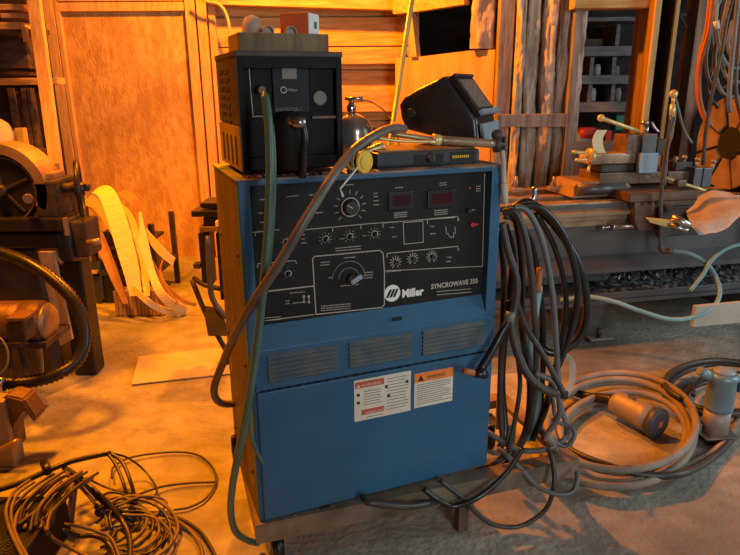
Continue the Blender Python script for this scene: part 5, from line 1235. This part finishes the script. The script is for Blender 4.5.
misc('storage_bin', -30, 36, 28, 76, 4.27, .3, M['darkwood'], 'dark brown bin on the rack shelf at the upper left', 'bin', .01)
b = B(); b.tube([P(-20, 74, 4.12), P(10, 70, 4.12), P(40, 71, 4.12)], .012, 8, 4); b.build('black_pipe', M['blackpaint'], None, 'black pipe lying in front of the dark bin on the rack shelf', 'pipe')
for (a, lab) in (((-20, 22, 22, 29), 'long orange-lit plank lying on the top of the rack'), ((-20, 4, 24, 10), 'uppermost plank in the rack at the picture corner'), ((0, 13, 30, 18), 'thin plank sloping between the two top planks of the rack')):
    b = B(); pbox(b, *a, 4.12, .12, .004); b.build('plank', M['pine_h'], None, lab, 'plank', 'planks on the rack')
b = B(); pbox(b, 22, 27, 27, 42, 4.1, .03, .003); pbox(b, 36, 28, 41, 45, 4.12, .05, .003); b.build('wood_offcut', M['pine'], None, 'short wood offcut hanging from the top plank next to the leaning timber', 'offcut')
b = B(); qq = P(0, 135, 4.05); b.lathe([(.07, 0), (.085, .03), (.085, .10), (.06, .16), (.02, .19)], (qq.x, qq.y, P(0, 150, 4.05).z), (0, 0, 1)); b.build('pale_canister', M['paleboard'], None, 'pale rounded canister at the left edge above the belt guard', 'canister')
b = B(); pbox(b, -10, 150, 50, 158, 4.0, .1, .004); b.build('shelf_board', M['darkwood'], lf)
b = B(); pbox(b, 15, 128, 24, 150, 4.1, .06, .01); b.build('amber_bottle', M['rod'], None, 'brownish-yellow bottle shape between the dark rack uprights', 'bottle')
b = B(); b.tube([P(42, 165, 2.75), P(47, 178, 2.72), P(46, 190, 2.7)], .024, 10, 4); b.build('cast_fitting', M['iron'], mt_)
b = B(); b.lohi((P(55, 200, 3.0).x, 3.0, .001), (P(62, 200, 3.0).x, 3.03, P(58, 163, 3.0).z), .003); b.build('grey_post', M['oldwood'], None, 'narrow grey post behind the machine shaft left of the door', 'post')

# conduit on the back wall
cable('wall_conduit', [(196, -6, 4.6), (206, 1, 4.6), (218, 4, 4.6), (226, 14, 4.6), (230, 35, 4.6), (231, 80, 4.6)], .010, M['pine'], 'painted conduit bending down the wall left of the black cooler', 'conduit')

# dark stand behind the welder's left side
YV = 2.78
vs_ = thing('iron_stand', P(212, 350, YV), 'black iron pedal stand with stacked plates standing just left behind the blue cabinet', 'stand')
def vp(name, m, x0, y0, x1, y1, d=.12, Yo=0, bev=.005):
    b = B(); pbox(b, x0, y0, x1, y1, YV + Yo, d, bev); b.build(name, m, vs_)
vp('top_plate', M['blackpaint'], 200, 203, 232, 208, .16); vp('table_plate', M['blackpaint'], 191, 211, 232, 217, .2, -.02)
vp('upper_block', M['iron'], 203, 217.5, 232, 226, .12); vp('clamp_bar', M['ways'], 199, 227, 226, 232, .12, -.02); vp('column', M['blackpaint'], 200, 233, 211, 285, .08); vp('column', M['blackpaint'], 218, 233, 232, 300, .1)
vp('stub', M['iron'], 193, 264, 200, 269, .05); vp('knob_block', M['strap'], 215, 221, 224, 227, .03, -.04)
b = B(); b.tube([P(208, 236, YV - .05), P(210, 280, YV - .05), P(213, 300, YV - .06), P(226, 318, YV - .06)], .013, 12, 5); b.build('bent_tube', M['greyiron'], vs_)
b = B(); b.tube([P(194, 278, YV + .05), P(205, 285, YV), P(225, 290, YV)], .012, 10, 4); b.tube([P(192, 280, YV - .02), P(205, 312, YV - .04), P(219, 338, YV - .06), P(225, 349, YV - .08)], .012, 10, 4); b.build('pedal_frame', M['iron'], vs_)
b = B(); b.prism([(0, 0), (.10, .0), (.05, .13), (-.03, .14)], P(208, 336, YV - .1), (1, 0, 0), (0, .5, 1), -.012, .002); b.build('pedal', M['iron'], vs_)
b = B(); g0 = P(225, 352, YV - .08); b.lohi((g0.x - .03, YV - .06, 0), (g0.x + .05, YV + .12, .02), .003); b.build('stand_foot', M['iron'], vs_)

# sheet lying on the floor
b = B(); a = P(132, 384, z=.006); c2 = P(250, 371, z=.006); d2 = P(132, 357, z=.006); dd = (c2 - a).normalized()
aa = math.atan2(dd.y, dd.x); w_ = .62; h_ = (d2 - a).length
b.prism([(0, 0), (w_, 0), (w_, h_), (.0, h_)], (a.x, a.y, .001), (math.cos(aa), math.sin(aa), 0), (-math.sin(aa), math.cos(aa), 0), .005); b.build('floor_sheet', M['sheet'], None, 'thin dusty flat sheet on the floor left behind the blue cabinet', 'sheet')

# ---------------------------------------------------------------- cable heap bottom left
bx_ = thing('cable_case', P(20, 530, z=0), 'low black case at the bottom left corner under the cable heap', 'case')
b = B(); e0 = P(-10, 496, z=.12); e1 = P(66, 496, z=.12); e2 = P(-10, 575, z=.12)
b.lohi((e0.x - .1, e2.y, 0), (e1.x, e0.y, .12), .008); b.build('case_body', M['matte'], bx_)
b = B(); q = P(8, 548, z=.121)
for r_ in (.012, .022, .032): b.tube([(q.x + r_ * math.cos(a * PI / 10), q.y + r_ * math.sin(a * PI / 10), .1215) for a in range(20)], .0018, 6, 1, True)
b.build('fan_grille', M['iron'], bx_)
GC = 'cables heaped on the floor at the bottom left'
M['heaptan'] = mat('dim_tan_cable', (.085, .065, .045), (.16, .12, .08), 9, .5)
HB = [
 ([(-6, 491, .16), (20, 483, .15), (45, 472, .15), (70, 462, .14), (95, 456, .13), (110, 453, .12)], .0085, 'rubber', 'thick black arm-like cable along the upper edge of the heap'),
 ([(110, 453, .12), (122, 462, .10), (130, 480, .07), (135, 500, .03), (134, 515, .02)], .0060, 'rubber', 'black cable dropping from the tip of the thick upper cable, right of two'),
 ([(108, 454, .12), (116, 465, .10), (124, 485, .07), (129, 505, .03), (132, 517, .02)], .0055, 'rubber', 'black cable dropping from the tip of the thick upper cable, left of two'),
 ([(112, 453, .11), (128, 458, .08), (144, 470, .04), (155, 485, .02), (156, 494, .02), (148, 497, .02), (130, 493, .02), (108, 488, .03), (86, 478, .06)], .0035, 'rubber', 'thin black cable looping right of the upper tip'),
 ([(112, 478, .02), (113, 468, .01), (126, 459, .01), (150, 454, .008), (180, 452, .008), (200, 456, .008), (213, 468, .008), (216, 482, .008), (206, 498, .008), (190, 507, .008), (174, 510, .008)], .0038, 'rubbergrey', 'widest thin cable loop lying on the orange floor right of the heap'),
 ([(216, 482, .009), (190, 483, .010), (165, 486, .012), (145, 492, .02), (120, 503, .03), (96, 523, .03)], .0040, 'rubbergrey', 'thin cable crossing the wide loop straight through its middle'),
 ([(66, 470, .12), (84, 484, .10), (100, 500, .08), (118, 512, .04), (138, 514, .03), (160, 513, .02), (182, 520, .015), (200, 532, .012), (212, 550, .010), (220, 570, .01)], .0060, 'rubber', 'black cable leaving the heap at the lower right, upper of two'),
 ([(70, 475, .10), (88, 495, .08), (108, 515, .04), (132, 516, .03), (162, 515, .02), (186, 527, .015), (200, 545, .012), (204, 572, .01)], .0055, 'heaptan', 'tan cable running beside the black one off the lower right'),
 ([(64, 468, .13), (80, 478, .12), (96, 492, .10), (112, 508, .06), (124, 524, .03), (130, 545, .02), (128, 575, .02)], .0085, 'rubber', 'thick black cable diagonal through the middle of the heap'),
 ([(30, 480, .15), (14, 492, .15), (6, 510, .14), (10, 530, .14), (24, 560, .14)], .0050, 'heaptan', 'tan cable curling over the black case at the left, outer'),
 ([(34, 482, .15), (18, 494, .15), (11, 512, .14), (16, 535, .135), (30, 562, .135)], .0045, 'heaptan', 'tan cable curling over the black case at the left, inner'),
 ([(60, 478, .13), (40, 492, .14), (22, 500, .14), (10, 506, .14)], .0050, 'heaptan', 'short tan cable crossing left from the heap top'),
 ([(62, 482, .12), (48, 496, .13), (34, 512, .14), (18, 525, .14)], .0050, 'rubbergrey', 'grey-brown cable crossing over the case corner'),
 ([(66, 470, .13), (70, 485, .12), (62, 500, .12), (50, 512, .12), (40, 528, .13)], .0045, 'heaptan', 'tan cable making a hooked curve at the case corner'),
 ([(40, 520, .13), (52, 538, .10), (70, 548, .05), (95, 560, .03)], .0055, 'heaptan', 'tan cable leaving the case corner towards the bottom edge'),
 ([(108, 528, .03), (106, 510, .05), (116, 500, .05), (135, 496, .05), (156, 500, .04), (172, 512, .03), (178, 528, .02), (172, 543, .02), (160, 560, .02)], .0055, 'heaptan', 'tan cable ring at the right of the heap, outer of three'),
 ([(112, 530, .035), (110, 514, .055), (120, 504, .055), (138, 500, .055), (155, 505, .045), (166, 516, .035), (170, 530, .025), (162, 548, .02)], .0045, 'rubber', 'black cable ring inside the outer tan ring'),
 ([(116, 532, .02), (108, 545, .02), (112, 562, .02)], .0050, 'rubber', 'short black cable end below the ring'),
 ([(150, 520, .03), (166, 505, .03), (160, 498, .04), (140, 497, .06), (118, 506, .07)], .0045, 'heaptan', 'tan cable arching over the ring top'),
 ([(157, 516, .010), (160, 530, .008), (152, 545, .008), (142, 556, .008)], .0030, 'rubbergrey', 'thinnest grey cable lying within the ring'),
 ([(62, 530, .08), (78, 536, .05), (96, 536, .05), (110, 546, .03), (118, 570, .02)], .0070, 'rubber', 'thick black cable low beside the case'),
 ([(64, 524, .09), (82, 527, .07), (98, 532, .05), (112, 540, .03), (124, 570, .02)], .0045, 'heaptan', 'tan cable low beside the case'),
 ([(44, 520, .14), (56, 500, .14), (66, 488, .13), (70, 470, .13)], .0040, 'rubber', 'thin black cable running up the heap left side'),
]
for pts, r, m, lab in HB:
    cable('heap_cable', [('z', p[0], p[1], max(p[2], r + .001)) for p in pts], r, M[m], lab, 'cable', GC, n=8)
rnd = random.Random(21)
for k in range(9):
    x = 16 + k * 5.5; y = 486 + 4 * math.sin(k * 2); zt_ = .135 + .012 * (k % 3)
    pts = [(x + 38, y - 12, zt_ - .01), (x + 22, y - 2, zt_ + .01), (x + 8, y + 9 + 3 * rnd.random(), zt_ + .012), (x - 4, y + 24, zt_), (x - 8, y + 40 + 8 * rnd.random(), .128)]
    cable('tangle_cable', [('z',) + p for p in pts], .0042 + .0012 * (k % 2), M['heaptan' if k % 2 else 'rubbergrey'], 'thin cable in the dense tangle lying across the top of the low black case', 'cable', 'thin cables tangled over the black case', n=8)
for k in range(6):
    a = rnd.random() * 2; pts = [(95 + 6 * k, 500 + 3 * k, .05), (112 + 8 * k, 492 + 5 * k, .055 - .004 * k), (134 + 7 * k, 500 + 6 * k, .045 - .004 * k), (140 + 6 * k, 520 + 5 * k, .03), (124 + 5 * k, 538 + 4 * k, .02), (100 + 4 * k, 548, .016)]
    cable('tangle_cable', [('z',) + p for p in pts], .0045, M['heaptan' if k % 2 else 'rubber'], 'thin cable curling within the loose tangle right of the black case', 'cable', 'thin cables curling right of the black case', n=8)
b = B(); q0, q1 = P(68, 525, z=.02), P(76, 480, z=.13); b.tube([q0, q1], [.016, .007], 12, 3); b.build('dark_wedge', M['rust'], None, 'dark brown tapered handle standing in the middle of the cable heap', 'handle')
b = B(); b.cyl(P(98, 514, z=.05), P(106, 505, z=.05), .014, n=12, bev=.003); b.cyl(P(96, 506, z=.06), P(108, 517, z=.04), .009, n=10); b.build('black_coupler', M['rubber'], None, 'small black coupler knuckle in the heap centre', 'coupler')
b = B(); b.cyl(P(113, 513, z=.04), P(136, 519, z=.03), .013, n=12, bev=.003); b.build('cable_joint', M['rubber'], None, 'black cable joint where the ring cables meet', 'joint')
b = B(); b.cyl(P(44, 462, z=.155), P(48, 472, z=.155), .013, n=12, bev=.002); b.build('cable_tie', M['rubber'], None, 'black clip on the thick upper cable of the heap', 'clip')

# ---------------------------------------------------------------- light
def lamp(kind, name, loc, energy, color, **k):
    l = bpy.data.lights.new(name, kind); l.energy = energy; l.color = color
    for a, v in k.items(): setattr(l, a, v)
    o = bpy.data.objects.new(name, l); COL.objects.link(o); o.location = loc; return o
lamp('POINT', 'sodium_lamp', (-.5, 3.75, 2.6), 450, (1.0, .265, .004), shadow_soft_size=.06)
o = lamp('SPOT', 'left_fill_spot', (-1.5, 2.0, 3.1), 760, (1.0, .265, .004), shadow_soft_size=.2, spot_size=math.radians(92), spot_blend=.5)  # added spot, fills the left side with orange light
d = Vector((-1.35, 2.5, 0)) - o.location; o.rotation_euler = d.to_track_quat('-Z', 'Y').to_euler()
o = lamp('AREA', 'doorway_daylight', (1.75, -2.4, 1.75), 80, (.88, .97, .97), shape='RECTANGLE', size=1.0, size_y=1.8)
d = Vector((.3, 1.6, .7)) - o.location; o.rotation_euler = d.to_track_quat('-Z', 'Y').to_euler()
o = lamp('AREA', 'side_door_daylight', (4.0, 1.6, 1.7), 52, (.80, .93, 1.0), shape='RECTANGLE', size=1.4, size_y=1.7)
d = Vector((.9, 2.9, .7)) - o.location; o.rotation_euler = d.to_track_quat('-Z', 'Y').to_euler()
b = B(); b.lohi((-3.1, -.75, 0), (.78, -.65, 3.5)); struct('wall_front_light_block', b, M['darkwood'])  # unseen wall added to keep doorway daylight off the left floor
b = B(); b.lohi((-3.1, -.75, 3.5), (4.3, 5.1, 3.6)); struct('ceiling_light_block', b, M['darkwood'])  # unseen ceiling added to cut the ambient light
b = B(); b.lohi((-3.1, -.65, 0), (-3.0, 2.6, 3.5)); struct('wall_side_light_block', b, M['darkwood'])  # unseen side wall added to cut ambient light from the left
w = bpy.data.worlds.new('world'); bpy.context.scene.world = w; w.use_nodes = True
w.node_tree.nodes['Background'].inputs['Color'].default_value = (.80, .88, 1.0, 1); w.node_tree.nodes['Background'].inputs['Strength'].default_value = .12
vs = bpy.context.scene.view_settings
vs.view_transform = 'Standard'; vs.look = 'None'; vs.exposure = 0; vs.gamma = 1; vs.use_curve_mapping = False
